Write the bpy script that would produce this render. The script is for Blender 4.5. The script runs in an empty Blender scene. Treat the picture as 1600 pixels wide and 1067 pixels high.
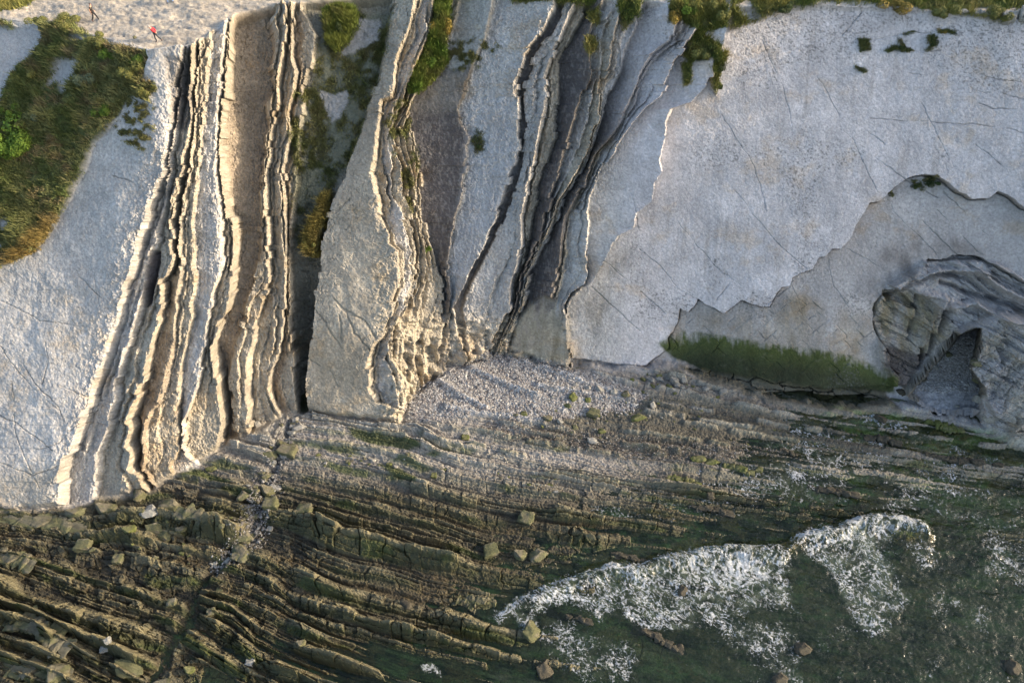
import bpy, math, random
import numpy as np
from mathutils import Vector, Euler, Matrix

# ------------------------------------------------------------------ camera, sky, sun, exposure
C = bpy.context.scene
CAM_Z, PITCH, FPX = 72.0, math.radians(50), 1073.0      # drone height, tilt below horizon, focal length in image pixels
CX, CY = 800.0, 533.5
cam_d = bpy.data.cameras.new("camera"); cam = bpy.data.objects.new("camera", cam_d); C.collection.objects.link(cam)
cam.location = (0, 0, CAM_Z); cam.rotation_euler = (math.radians(90) - PITCH, 0, 0)
cam_d.sensor_width = 36; cam_d.lens = 36 * FPX / 1600; cam_d.clip_end = 4000
C.camera = cam
SUN_E, SUN_AZ = math.radians(19), math.radians(2.5)        # azimuth measured from +X towards +Y
w = bpy.data.worlds.new("World"); C.world = w; w.use_nodes = True
nt = w.node_tree; nt.nodes.clear()
sky = nt.nodes.new('ShaderNodeTexSky'); sky.sky_type = 'NISHITA'; sky.sun_disc = False
sky.sun_elevation = SUN_E; sky.sun_rotation = math.radians(90) - SUN_AZ
sky.air_density = 1.0; sky.dust_density = 3.0; sky.ozone_density = .7
bg = nt.nodes.new('ShaderNodeBackground'); bg.inputs[1].default_value = 0.15
wo = nt.nodes.new('ShaderNodeOutputWorld'); nt.links.new(sky.outputs[0], bg.inputs[0]); nt.links.new(bg.outputs[0], wo.inputs[0])
sd = bpy.data.lights.new("sun", 'SUN'); so = bpy.data.objects.new("sun", sd); C.collection.objects.link(so)
sd.energy = 2.0; sd.angle = math.radians(0.5); sd.color = (1.0, 0.83, 0.62)
SV = Vector((math.cos(SUN_E)*math.cos(SUN_AZ), math.cos(SUN_E)*math.sin(SUN_AZ), math.sin(SUN_E)))
so.rotation_euler = SV.to_track_quat('Z', 'Y').to_euler(); so.location = (120, 10, 60)
C.view_settings.view_transform = 'Standard'; C.view_settings.look = 'None'
C.view_settings.exposure = 1.54; C.view_settings.gamma = 1; C.view_settings.use_curve_mapping = False

# ------------------------------------------------------------------ helpers
rng = np.random.default_rng(7)
TAB = rng.random((4, 65536)).astype(np.float32)
def _h(ix, iy, s):
    return TAB[s & 3][(ix*7919 + iy*15731 + s*4409 + (ix*iy)*13) & 65535]
def vnoise(x, y, s=0):
    ix = np.floor(x).astype(np.int64); iy = np.floor(y).astype(np.int64)
    fx = (x-ix).astype(np.float32); fy = (y-iy).astype(np.float32)
    fx = fx*fx*(3-2*fx); fy = fy*fy*(3-2*fy)
    a = _h(ix, iy, s); b = _h(ix+1, iy, s); c = _h(ix, iy+1, s); d = _h(ix+1, iy+1, s)
    return a + (b-a)*fx + (c-a)*fy + (a-b-c+d)*fx*fy
def fbm(x, y, s=0, o=4, g=0.5):
    t = 0; a = 1.0; n = 0
    for k in range(o):
        t = t + a*(vnoise(x, y, s+k*5)-0.5); n += a; a *= g
        x, y = x*1.93+y*0.41+11.3, y*1.93-x*0.41+5.7
    return t/n*2
def sst(a, b, x):
    t = np.clip((x-a)/(b-a), 0, 1); return t*t*(3-2*t)
def lerp(a, b, t): return a+(b-a)*t
def worley(x, y, s=0):
    """distance to the cell border, and cell random"""
    ix = np.floor(x).astype(np.int64); iy = np.floor(y).astype(np.int64)
    d1 = np.full(x.shape, 9., np.float32); d2 = d1.copy(); cid = np.zeros(x.shape, np.float32)
    for i in (-1, 0, 1):
        for j in (-1, 0, 1):
            px = ix+i+0.15+0.7*_h(ix+i, iy+j, s); py = iy+j+0.15+0.7*_h(ix+i, iy+j, s+9)
            d = np.sqrt((px-x)**2+(py-y)**2).astype(np.float32)
            m = d < d1
            d2 = np.where(m, d1, np.minimum(d2, d)); cid = np.where(m, _h(ix+i, iy+j, s+21), cid); d1 = np.where(m, d, d1)
    return d2-d1, cid
def rays(U, V):
    x = (U-CX)/FPX; y = (CY-V)/FPX
    c, s = math.cos(PITCH), math.sin(PITCH)
    return x, c+y*s, -s+y*c
def hit_z(U, V, z):
    dx, dy, dz = rays(np.asarray(U, float), np.asarray(V, float)); l = (z-CAM_Z)/dz
    return dx*l, dy*l
def interp_pts(pts, x):
    p = np.array(pts, float); return np.interp(x, p[:, 0], p[:, 1])

# ------------------------------------------------------------------ large form of the coast, in metres
HT, ZF = 38.0, 1.0
FOOT = [(-900,800),(-60,800),(0,797),(100,792),(160,775),(230,765),(285,735),(340,700),(400,668),(450,648),(480,643),(560,655),(625,658),(650,615),(700,578),(760,560),
        (800,558),(850,570),(890,578),(950,572),(1010,575),(1060,568),(1110,592),(1200,618),(1300,635),(1395,632),(1460,645),(1540,662),(1580,680),(1650,705),(1900,790),(2500,960)]
TOP = [(-900,10),(-60,22),(0,30),(60,36),(130,52),(240,80),(300,72),(345,40),(370,22),(450,5),(560,-5),(700,-12),(850,-6),(1000,0),(1100,12),(1250,5),(1400,12),(1600,32),(1900,70),(2500,130)]
def dens(P):
    p = np.array(P, float); u = np.arange(p[0, 0], p[-1, 0]+1, 4.0); return u, np.interp(u, p[:, 0], p[:, 1])
uf, vf = dens(FOOT); xf, yf = hit_z(uf, vf, ZF)
ut, vt = dens(TOP); xt, yt = hit_z(ut, vt, HT)
def mono(x, y):
    o = np.argsort(x); return x[o], y[o]
xf, yf = mono(xf, yf); xt, yt = mono(xt, yt)
k = np.ones(7)/7; yt = np.convolve(np.pad(yt, 3, 'edge'), k, 'valid')
k2 = np.hanning(45)[1:-1]; k2 /= k2.sum(); ys_ = np.convolve(np.pad(yf, 21, 'edge'), k2, 'valid'); wf_ = sst(4, 16, xf); yf = yf*(1-wf_)+ys_*wf_
ys_ = np.convolve(np.pad(yt, 21, 'edge'), k2, 'valid'); wt_ = sst(0, 12, xt); yt = yt*(1-wt_)+ys_*wt_
def base(x, y, notch=True):
    a = np.interp(x, xf, yf); b = np.interp(x, xt, yt)
    t = np.clip((y-a)/(b-a), 0, 1)
    g = t
    over = np.maximum(y-b, 0)
    return ZF + (HT-ZF)*g + over*0.02
def raycast(U, V):
    dx, dy, dz = rays(U, V)
    lo = (CAM_Z-HT-25)/np.maximum(-dz, 1e-3)*0.9*np.ones_like(U); hi = (CAM_Z-ZF+1)/np.maximum(-dz, 1e-3)
    lo = np.minimum(lo, hi*0.3)
    for _ in range(34):
        m = 0.5*(lo+hi); below = dz*m+CAM_Z < base(dx*m, dy*m)
        hi = np.where(below, m, hi); lo = np.where(below, lo, m)
    m = 0.5*(lo+hi); return dx*m, dy*m, dz*m+CAM_Z
def normals(x, y):
    e = 2.5
    by = (base(x, y+e)-base(x, y-e))/(2*e); bx = np.clip((base(x+e, y)-base(x-e, y))/(2*e), -0.45, 0.45)
    n = np.sqrt(bx*bx+by*by+1); return -bx/n, -by/n, 1/n

ua = np.concatenate([np.arange(-900, -60, 12.), np.arange(-60, 1660, 1.15), np.arange(1660, 2500, 12.)])
va = np.concatenate([np.arange(-470, -40, 8.), np.arange(-40, 1110, 1.15), np.arange(1110, 1500, 10.)])
U, V = np.meshgrid(ua, va)
NR, NC = U.shape
X, Y, Z = raycast(U, V)
NX, NY, NZ = normals(X, Y)
VF = np.interp(ua, uf, vf)[None, :]; VT = np.interp(ua, ut, vt)[None, :]
SF = V-VF+9*fbm(U/22, V/22, 21, 4, .6)*sst(30, 0, np.abs(V-VF))    # >0 on the shore platform
ST = V-VT                     # <0 on the cliff top
cliff_w = sst(6, -10, SF)*sst(-3, 6, ST)
plat_w = sst(-4, 12, SF)
top_w = sst(4, -5, ST)

# ---- tracing helpers on the image-pixel grid
def _win(P, pad):
    P = np.array(P, float)
    r0, r1 = np.searchsorted(va, [P[:, 1].min()-pad, P[:, 1].max()+pad]); c0, c1 = np.searchsorted(ua, [P[:, 0].min()-pad, P[:, 0].max()+pad])
    return P, slice(max(r0-1, 0), r1+1), slice(max(c0-1, 0), c1+1)
WU = U + 3.2*fbm(U/17, V/17, 31, 4, .6); WV = V + 3.2*fbm(U/17, V/17, 57, 4, .6)   # ragged outlines
def poly(P, soft=2.0, rough=True):
    """signed softness mask of a traced outline"""
    P, R, Q = _win(P, soft+6); out = np.zeros(U.shape, np.float32)
    u = (WU if rough else U)[R, Q]; v = (WV if rough else V)[R, Q]
    ins = np.zeros(u.shape, bool); dm = np.full(u.shape, 1e9)
    for i in range(len(P)):
        x0, y0 = P[i]; x1, y1 = P[(i+1) % len(P)]
        if y0 != y1:
            ins ^= ((y0 > v) != (y1 > v)) & (u < (x1-x0)*(v-y0)/(y1-y0)+x0)
        L = (x1-x0)**2+(y1-y0)**2+1e-9
        t = np.clip(((u-x0)*(x1-x0)+(v-y0)*(y1-y0))/L, 0, 1)
        dm = np.minimum(dm, (u-x0-t*(x1-x0))**2+(v-y0-t*(y1-y0))**2)
    d = np.sqrt(dm)*np.where(ins, 1, -1)
    out[R, Q] = sst(-soft, soft, d); return out
def line(P, wd=1.5, rough=1.0, taper=False):
    """ridge-shaped mask of a traced line"""
    P, R, Q = _win(P, wd*3+6); out = np.zeros(U.shape, np.float32)
    u = lerp(U, WU, rough)[R, Q]; v = lerp(V, WV, rough)[R, Q]; dm = np.full(u.shape, 1e9)
    for i in range(len(P)-1):
        x0, y0 = P[i]; x1, y1 = P[i+1]; L = (x1-x0)**2+(y1-y0)**2+1e-9
        t = np.clip(((u-x0)*(x1-x0)+(v-y0)*(y1-y0))/L, 0, 1)
        dm = np.minimum(dm, (u-x0-t*(x1-x0))**2+(v-y0-t*(y1-y0))**2)
    out[R, Q] = np.exp(-dm/(wd*wd)); return out

# ------------------------------------------------------------------ cliff: the upright beds
G0, TAN, MARL, BRN, WARM, SCR = range(6)
PAL = np.array([(.41,.395,.375),(.35,.315,.255),(.095,.087,.086),(.265,.222,.17),(.335,.30,.24),(.19,.18,.145)])
# every bed edge: traced (V,U) points, step width, height left and right of it (m), stone right of it, thin beds to add right of it
E = [
 ([(-100,300),(95,285),(215,268),(267,260),(312,245),(425,212),(462,200),(497,192),(532,177),(556,172),(604,155),(646,140),(689,125),(714,110),(746,102),(800,93)], 6, .9,-.7, G0, 1),
 ([(-100,306),(95,292),(215,276),(267,270),(320,262),(400,240),(480,222),(532,207),(576,192),(621,185),(669,175),(696,162),(746,155),(769,150),(800,148)], 7, .5,-.5, TAN, 3),
 ([(-100,318),(60,306),(150,305),(215,300),(267,287),(342,270),(400,275),(442,255),(465,260),(517,247),(574,232),(616,220),(655,205),(664,212),(694,204),(704,212),(729,207),(741,220),(761,232),(790,250)], 7, .9,-1.1, BRN, 0),
 ([(-100,330),(60,318),(100,312),(180,306),(267,298),(354,286),(417,288),(474,277),(532,275),(565,267),(626,252),(641,238),(684,230),(734,228),(756,245),(789,275)], 8, .5,-.2, WARM, 1),
 ([(-100,345),(80,330),(200,318),(267,312),(350,305),(417,308),(490,303),(540,292),(566,286),(616,280),(696,281),(729,270),(789,300)], 5, .5,-.4, G0, 0),
 ([(-100,360),(10,358),(25,357),(130,346),(200,342),(265,340),(334,350),(402,350),(427,345),(454,337),(492,330),(534,322),(559,320),(601,310),(639,297),(654,290),(696,286),(724,310),(760,340)], 6, .8,-.2, WARM, 1),
 ([(-100,372),(10,366),(25,363),(70,359),(130,357),(200,350),(240,346),(300,354),(334,360),(354,372),(407,367),(442,370),(487,357),(497,347),(534,338),(571,342),(596,347),(644,350),(669,352),(704,345),(740,360)], 9, .9,-1.5, BRN, 0),
 ([(-100,428),(32,425),(75,427),(112,422),(135,430),(162,415),(200,417),(265,407),(407,405),(437,397),(480,382),(517,372),(534,365),(571,361),(596,356),(646,362),(679,368),(720,380)], 6, -.9,.1, WARM, 2),
 ([(-100,450),(50,447),(100,442),(140,434),(170,437),(212,424),(265,417),(360,419),(422,426),(467,415),(492,407),(534,398),(560,392),(604,389),(634,395),(660,392),(720,402)], 7, 1.0,-.6, TAN, 3),
 ([(-100,462),(50,460),(87,456),(112,466),(150,460),(175,450),(212,457),(267,445),(330,447),(372,450),(417,447),(492,447),(534,441),(559,437),(581,425),(609,424),(634,432),(659,445),(700,440)], 7, .8,-.7, BRN, 1),
 ([(-100,480),(15,475),(55,495),(100,483),(130,475),(200,470),(300,462),(407,452),(480,455),(534,456),(600,462),(640,466),(700,470)], 8, .3,-1.8, SCR, 0),
 ([(-100,520),(100,525),(300,482),(407,472),(534,475),(640,474),(700,476)], 4, -2.8,-2.9, SCR, 0),
 ([(-100,630),(15,612),(75,602),(120,592),(170,572),(212,560),(255,542),(277,538),(312,520),(367,502),(430,500),(447,495),(492,492),(534,485),(600,479),(642,482),(700,482)], 7, -1.9,.7, TAN, 0),
 ([(-100,660),(0,655),(45,640),(100,617),(155,615),(160,599),(220,590),(267,587),(330,590),(367,607),(380,605),(392,622),(442,622),(497,607),(534,592),(571,582),(596,582),(626,592),(639,625),(659,645)], 6, 1.3,.1, WARM, 3),
 ([(-100,695),(5,682),(50,670),(82,660),(125,640),(160,630),(187,617),(212,610),(240,617),(267,627),(307,629),(332,642),(372,647),(427,650),(467,640),(512,617),(560,612),(600,640)], 7, .8,-.9, WARM, 2),
 ([(-100,712),(100,668),(200,628),(267,645),(340,655),(420,668),(500,655),(560,645),(600,655)], 5, .3,-.9, TAN, 1),
 ([(-100,740),(0,715),(100,690),(140,650),(170,642),(200,646),(237,656),(330,660),(362,668),(407,683),(447,694),(487,694),(540,690),(600,670)], 4, -.5,-1.2, MARL, 0),
 ([(-100,790),(60,760),(100,742),(150,726),(172,716),(212,733),(245,733),(267,727),(322,718),(372,703),(412,700),(447,702),(487,704),(560,700),(600,690)], 5, .3,-.5, G0, 0),
 ([(-100,905),(8,870),(50,850),(85,820),(135,808),(200,812),(232,812),(265,803),(282,798),(317,786),(367,763),(402,746),(442,726),(482,710),(560,722),(600,722)], 5, .7,-.6, MARL, 0),
 ([(-100,915),(8,882),(50,862),(85,832),(135,818),(200,820),(265,812),(317,797),(367,774),(402,757),(442,737),(482,722),(560,730)], 3, -.5,.0, G0, 1),
 ([(-100,925),(8,900),(50,880),(87,864),(125,853),(160,856),(212,842),(267,835),(292,826),(342,818),(392,816),(442,803),(480,800),(560,760)], 5, .5,-.5, WARM, 1),
 ([(-100,935),(8,915),(50,895),(100,872),(162,872),(215,868),(265,852),(292,842),(342,830),(400,822),(442,806),(480,804),(560,765)], 4, -.2,-.8, MARL, 0),
 ([(-100,955),(8,940),(62,917),(87,922),(125,920),(175,902),(212,891),(267,876),(312,861),(360,848),(392,838),(427,818),(480,808),(560,770)], 5, .4,-.45, G0, 2),
 ([(-100,990),(8,975),(50,961),(100,956),(130,938),(187,935),(225,921),(267,904),(315,872),(342,864),(380,846),(430,822),(480,812),(560,775)], 4, .4,-.3, TAN, 1),
 ([(-100,1020),(8,1000),(50,990),(82,976),(112,971),(150,952),(195,940),(232,928),(267,912),(315,878),(342,874),(375,854),(405,836),(432,826),(467,818),(560,785)], 4, -.1,-.8, MARL, 0),
 ([(-100,1080),(22,1064),(65,1047),(90,1015),(120,999),(160,984),(185,969),(215,953),(242,930),(267,919),(292,911),(317,896),(337,884),(392,878),(422,874),(467,866),(530,850),(560,800)], 6, .5,-.2, WARM, 0),
 ([(-100,1090),(22,1073),(65,1055),(90,1025),(120,1006),(160,990),(185,975),(215,960),(242,937),(267,926),(292,917),(317,902),(337,889),(392,884),(422,880),(467,870),(530,860),(560,830)], 5, .2,-.3, G0, 2),
 ([(-100,1105),(45,1090),(100,1052),(150,1034),(170,1008),(200,982),(250,949),(267,937),(300,926),(327,918),(392,919),(427,918),(442,911),(455,892),(475,880),(492,884),(560,890)], 5, .6,-.3, G0, 0),
 ([(-100,1150),(90,1125),(127,1107),(160,1080),(170,1050),(192,1040),(212,1040),(250,1030),(267,1035),(285,1022),(312,1018),(332,996),(355,990),(367,965),(402,944),(437,927),(455,902),(480,889),(532,888),(570,892)], 5, .5,-.4, G0, 0),
]
KU, KL, KR, KM, KW = [], [], [], [], []      # per knot: U(V), left height, right height, stone, width
vv = va
def curve(e, seed):
    u = interp_pts(e, vv)
    j = 3.4*fbm(vv/34, vv*0+seed*3.7, seed, 5, .50)
    st = np.floor(vv/12+seed*.37+1.5*vnoise(vv/31, vv*0+seed, seed+3)).astype(np.int64)
    return u + j + 7.5*(_h(st, st*0+seed, seed)-.5)*(vnoise(vv/40, vv*0+seed, seed+8) > .40)
rr = random.Random(3)
base_c = [curve(e[0], i) for i, e in enumerate(E)]
for i, (pts, wd, hl, hr, mt, sub) in enumerate(E):
    wv = wd*(.35+.9*vnoise(vv/45, vv*0+i, i+40))
    am = .75+.5*vnoise(vv/70, vv*0+i*2.2, i+60)
    if i >= 19: am = am*1.5
    if i in (10, 11, 12): am = am*lerp(.5, 1.1, sst(330, 470, vv))
    KU.append(base_c[i]); KL.append(hl*am); KR.append(hr*am); KM.append(mt); KW.append(wv)
    if sub:
        nx = base_c[i+1]; nhl = E[i+1][2]
        sub = (1 if sub < 3 else 2) if i > 5 else 1
        for q in range(sub):
            f = (q+1)/(sub+1)+rr.uniform(-.1, .1)
            f = np.clip(f + .28*fbm(vv/60, vv*0+i*5+q, i*3+q, 4, .6), .06, .94)
            u = base_c[i]+(nx-base_c[i])*f + 1.6*fbm(vv/9, vv*0+q*9+i, q+i, 3)
            mid = lerp(hr, nhl, f)
            s_ = rr.uniform(.15, .40)*(-.1+1.5*vnoise(vv/38, vv*0+q*3+i, i+q+80))
            KU.append(u); KL.append(mid+s_); KR.append(mid-s_); KM.append(rr.choice([mt, mt, G0, WARM, TAN])); KW.append(1.4+1.8*vnoise(vv/25, vv*0+q, i+90))
KU = np.array(KU); KL = np.array(KL); KR = np.array(KR); KW = np.array(KW); KM = np.array(KM)
lo = np.minimum.accumulate((KU-KW/2)[::-1], 0)[::-1]
KU = np.maximum.accumulate(KU, 0)
D = np.zeros(U.shape); MAT = np.zeros(U.shape, np.int64); EDGE = np.zeros(U.shape)
wob = .9*fbm(U/9, V/22, 3, 5, .6) + 1.2*fbm(U/3, V/3.5, 5, 3, .6)
for r in range(NR):
    if va[r] > 840: break
    ku = KU[:, r]; kw = KW[:, r]
    xs = np.empty(len(ku)*2); hs = np.empty(len(ku)*2)
    xs[0::2] = ku-kw/2; xs[1::2] = ku+kw/2; hs[0::2] = KL[:, r]; hs[1::2] = KR[:, r]
    xs = np.maximum.accumulate(xs+np.arange(len(xs))*1e-4)
    xs = np.concatenate([[-900, xs[0]-140], xs, [xs[-1]+450, 2500]]); hs = np.concatenate([[0, 0], hs, [0, 0]])
    uu = ua+wob[r]
    D[r] = np.interp(uu, xs, hs)
    q = np.searchsorted(ku+kw*.3, uu)
    MAT[r] = np.concatenate([[G0], KM])[q]
    dd = np.abs(uu[:, None]-ku[None, :]).min(1); EDGE[r] = np.exp(-(dd/5)**2)
D *= 1.5
# below ~V 500 in the middle the beds fold into fluted hollows
fold = sst(470, 520, V)*sst(585, 620, U)*sst(905, 880, U)
arc = fbm((U-760)/26+.6*fbm(U/40, V/40, 8), (V-560)/11, 71, 4, .55)
arc = arc+.5*np.abs(fbm((U-700)/18+.9*fbm(U/30, V/30, 18), (V-500)/9, 73, 4, .6)); D = lerp(D, .6*D+1.5*arc, fold)
flute = np.abs(fbm(U/13, V/46, 75, 3)); D += fold*(.9-2.2*flute)*sst(520, 545, V)
MAT = np.where((MAT == BRN) & (U < 330) & (V < 520), WARM, MAT)
COL = PAL[MAT]
COL = lerp(COL, np.array([.40,.37,.31]), (.2*EDGE)[..., None])
COL = lerp(COL, np.array([.42,.37,.28]), (.6*fold)[..., None])

# ------------------------------------------------------------------ cliff: overlapping sheets on the right
rz = sst(1000, 1080, U-.0*V+.45*(V-200)*(V > 200)*0)
EDG1 = [(885,560),(960,568),(1010,572),(1045,548),(1045,532),(1052,522),(1060,505),(1065,485),(1077,491),(1091,470),(1130,492),(1159,471),(1192,483),(1205,480),(1222,450),(1236,448),(1240,435),(1270,422),(1280,405),(1292,402),(1300,391),(1315,390),(1330,375),(1347,340),(1360,317),(1375,317),(1395,297),(1415,281),(1445,272),(1467,277),(1500,302),(1520,313),(1547,312),(1560,301),(1575,306),(1600,325),(1700,380),(2500,700)]
up1 = 1-poly(EDG1+[(2500,1400),(885,1400)], 1.0)
D -= (1-up1)*1.1
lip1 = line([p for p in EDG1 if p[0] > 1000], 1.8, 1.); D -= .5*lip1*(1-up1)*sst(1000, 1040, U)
EDG2 = [(1040,620),(1405,605),(1408,590),(1390,575),(1395,560),(1380,534),(1372,517),(1370,487),(1377,472),(1387,457),(1400,454),(1420,442),(1450,432),(1450,417),(1457,406),(1475,408),(1500,402),(1530,402),(1557,414),(1587,432),(1600,440),(1700,500),(2500,800)]
up2 = 1-poly(EDG2+[(2500,1400),(1040,1400)], 1.0)
D -= (1-up2)*1.2
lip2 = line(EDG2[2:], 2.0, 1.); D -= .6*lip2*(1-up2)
LOW = sst(900, 940, U)*(1-np.maximum(up1, up2))
low = poly([(1380,540),(1372,500),(1385,455),(1450,410),(1560,410),(1700,500),(2000,620),(2500,900),(1900,900),(1560,690),(1500,520),(1425,606),(1400,610),(1380,560)], 2)
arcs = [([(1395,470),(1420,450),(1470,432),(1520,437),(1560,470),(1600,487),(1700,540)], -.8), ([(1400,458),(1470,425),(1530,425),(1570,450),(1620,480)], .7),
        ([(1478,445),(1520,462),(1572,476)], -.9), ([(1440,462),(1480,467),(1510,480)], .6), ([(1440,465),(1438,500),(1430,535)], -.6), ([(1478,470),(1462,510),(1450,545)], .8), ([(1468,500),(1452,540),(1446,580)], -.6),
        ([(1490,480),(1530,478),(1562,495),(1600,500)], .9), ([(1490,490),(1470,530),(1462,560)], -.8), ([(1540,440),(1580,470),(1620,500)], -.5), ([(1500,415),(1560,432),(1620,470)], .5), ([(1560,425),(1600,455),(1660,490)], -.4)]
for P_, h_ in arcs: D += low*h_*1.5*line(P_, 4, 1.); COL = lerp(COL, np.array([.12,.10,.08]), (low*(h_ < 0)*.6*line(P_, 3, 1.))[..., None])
lw1, lw2 = worley((WU*.85+WV*.5)/80, (WV*.85-WU*.5)/15, 71); lw3, lw4 = worley((WU*.85+WV*.5)/34, (WV*.85-WU*.5)/7, 73)
D += low*(1.3*(lw2-.5)+.5*(lw4-.5)+.7+.5*fbm(U/26, V/20, 44, 5, .65)+.12*fbm(U/4, V/4, 46, 3, .7))
COL = lerp(COL, np.array([.50,.475,.44]), (low*.92)[..., None]); COL = COL*(1+low*.9*(lw4-.5))[..., None]
# buttress ribs right of the cleft, running down to the left
but = poly([(1500,520),(1560,495),(1700,500),(2500,900),(1900,860),(1560,690),(1535,650),(1520,600)], 3)
q = ((U-1500)*.62+(V-500)*.78)*1.0
d_ = (U-1500)*.78-(V-500)*.62
bw1, bw2 = worley(d_/110+.4*fbm(U/30, V/30, 75, 2), (q+6*fbm(U/25, V/25, 77, 3))/20, 79); bw3, bw4 = worley(d_/40, q/9, 81)
D += but*(.9*(bw2-.5)+.3*(bw4-.5)+.5*fbm(U/22, V/22, 83, 5, .65)+.12*fbm(U/4, V/4, 85, 3, .7))
D += but*(2.0+.8*(np.abs(((q+14*fbm(U/50, V/50, 12))/46) % 1-.5)*2)**.8 + .35*fbm(q/14, d_/50, 15, 4))

# algae slab foot shelf of tilted blocks
shelf = poly([(1060,572),(1110,580),(1200,596),(1300,610),(1395,616),(1415,645),(1300,646),(1200,628),(1110,602)], 3)
wb, wc = worley((WU+V*.4)/46+.5*fbm(U/30, V/20, 6), (WV-U*.18)/12, 4)
D += shelf*(.8*wc-.3-.5*sst(.10, 0, wb))
right_ = sst(930, 1010, U)
# surface relief of every sheet
for sc_, a_, s_ in ((60,.22,80), (16,.10,83), (5,.05,86), (2.2,.025,88)):
    D += cliff_w*a_*fbm(U/sc_, V/sc_, s_, 3, .6)*(lerp(1, .45, right_) if sc_ > 4 else 1)
roughz = np.clip(sst(170, 230, U)*sst(700, 640, U)+sst(780, 840, U)*sst(960, 900, U), 0, 1)*cliff_w
pit = np.abs(fbm(U/8, V/14, 93, 3, .6)); D -= roughz*sst(.12, .0, pit)*.13*sst(-.1, .35, fbm(U/45, V/60, 96))
ribz = np.clip(sst(200, 262, U+.28*(V-250))*sst(505, 470, U)+sst(575, 600, U)*sst(1060, 960, U-.0*V+.35*np.maximum(V-100, 0)), 0, 1)*cliff_w*(1-np.isin(MAT, [MARL])*.8)
nearE = np.clip(.35+EDGE, 0, 1)
for su_, sv_, h_, s_ in ((15, 36, .34, 41), (7, 15, .20, 43), (30, 80, .35, 45)):
    w1_, w2_ = worley((U+.22*V+2.5*fbm(U/9, V/9, s_, 2))/su_, (V+2.5*fbm(U/9, V/9, s_+3, 2))/sv_, s_)
    D += ribz*nearE*h_*(w2_-.5)
D += ribz*(.22*fbm(U/6, V/9, 415, 5, .72)+.12*fbm(U/2.2, V/2.6, 418, 2))
fleck = sst(.0, .3, fbm(U/30, V/70, 99, 3)-.012*np.abs(U-(268-.3*(V-200))))*sst(760, 700, V)
D += fleck*.16*fbm(U/4, V/6, 101, 3)*sst(100, 130, U)*sst(330, 300, U)

def crack(P, wd=.75, dep=.16, dark=.32, rough=1.):
    global D, COL
    m = line(P, wd, rough)*sst(-.5, .1, fbm(U/40, V/40, int(P[0][0]), 3)); D = D-dep*m*cliff_w
    COL = lerp(COL, np.array([.09,.085,.06]), (dark*m)[..., None])
for P_ in ([(1202,475),(1240,450)], [(1480,300),(1560,380)], [(1410,310),(1540,440)], [(1310,200),(1400,270),(1470,310)], [(1340,193),(1385,225)], [(1360,185),(1600,200)],[(1350,100),(1410,112),(1440,116)],
           [(1360,62),(1410,50),(1450,50),(1495,52)],[(1370,77),(1420,80),(1470,78)],[(1540,120),(1600,130)],[(1528,142),(1560,151)],[(1565,147),(1600,154)],[(1530,162),(1552,170),(1600,172)],[(1575,201),(1600,208)],
           [(1320,55),(1335,35),(1355,8)],[(1120,470),(1142,440),(1160,450),(1175,432),(1200,440)],[(1000,392),(1025,410),(1060,450)],[(925,450),(1000,520)],[(940,405),(1040,492)],[(1525,225),(1564,257)],
           [(0,540),(25,575),(55,605),(100,640),(110,660)],[(0,720),(60,740),(105,722)],[(60,410),(60,445),(45,475),(40,500)],[(75,535),(80,560),(70,600)],[(30,560),(60,600),(95,630),(110,655)],[(110,425),(140,440),(170,470)],[(0,650),(30,660),(90,700)],[(100,600),(150,620)],[(180,275),(215,285)]):
    crack(P_)
for P_ in ([(1150,300),(1215,380),(1260,420)],[(1195,60),(1230,150),(1240,200)],[(1280,120),(1330,210),(1372,300)],[(1440,160),(1490,260)],[(1130,180),(1180,260),(1200,330)],[(1020,430),(1090,470)],[(1060,350),(1120,420),(1160,450)],[(985,300),(1000,360)],[(1330,390),(1400,430),(1450,415)],[(1470,330),(1540,400)],[(1400,330),(1470,400)],
           [(120,330),(150,400),(160,470)],[(0,470),(60,500),(140,510)],[(150,640),(100,690),(60,700)],[(20,600),(30,680),(70,760)]):
    crack(P_, .7, .12, .35)
for P_ in ([(520,455),(540,480),(575,500),(590,525)], [(495,480),(540,540)], [(545,480),(560,520),(600,560)], [(535,490),(540,530)], [(530,320),(560,315)], [(525,335),(550,312)], [(490,560),(520,575),(535,600)]):
    crack(P_, 1.4, .18, .25)
for P_ in ([(1300,410),(1308,450),(1330,480)],[(1090,500),(1130,520),(1150,500)],[(1240,450),(1260,490),(1282,478)],[(1210,500),(1250,470)],[(1060,520),(1110,530)]):
    crack(P_, .8, .1, .5)
# joint network on the lower sheet
net = poly([(1040,530),(1080,500),(1200,500),(1240,455),(1300,480),(1370,500),(1395,560),(1405,610),(1300,600),(1150,585),(1050,555)], 10)
ja = (U*.62+V*.78+5*fbm(U/40, V/40, 61, 3))/19; jr = np.floor(ja); jb = (V*.74-U*.67+4*fbm(U/30, V/30, 63, 3))/27+.9*_h(jr.astype(np.int64), jr.astype(np.int64)*0, 2); jc = np.floor(jb)
wc = _h(jr.astype(np.int64), jc.astype(np.int64), 65); wb = np.minimum(np.minimum(ja-jr, 1-ja+jr)*19+99*(_h(jr.astype(np.int64), (jc//2).astype(np.int64), 67) > .5), np.minimum(jb-jc, 1-jb+jc)*27)
jm = net*sst(1.2, .3, wb)*sst(-.1, .5, fbm(U/22, V/22, 69, 4)); D -= jm*.12; D += net*.10*wc
COL = lerp(COL, np.array([.09,.075,.06]), (.6*jm)[..., None])
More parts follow.
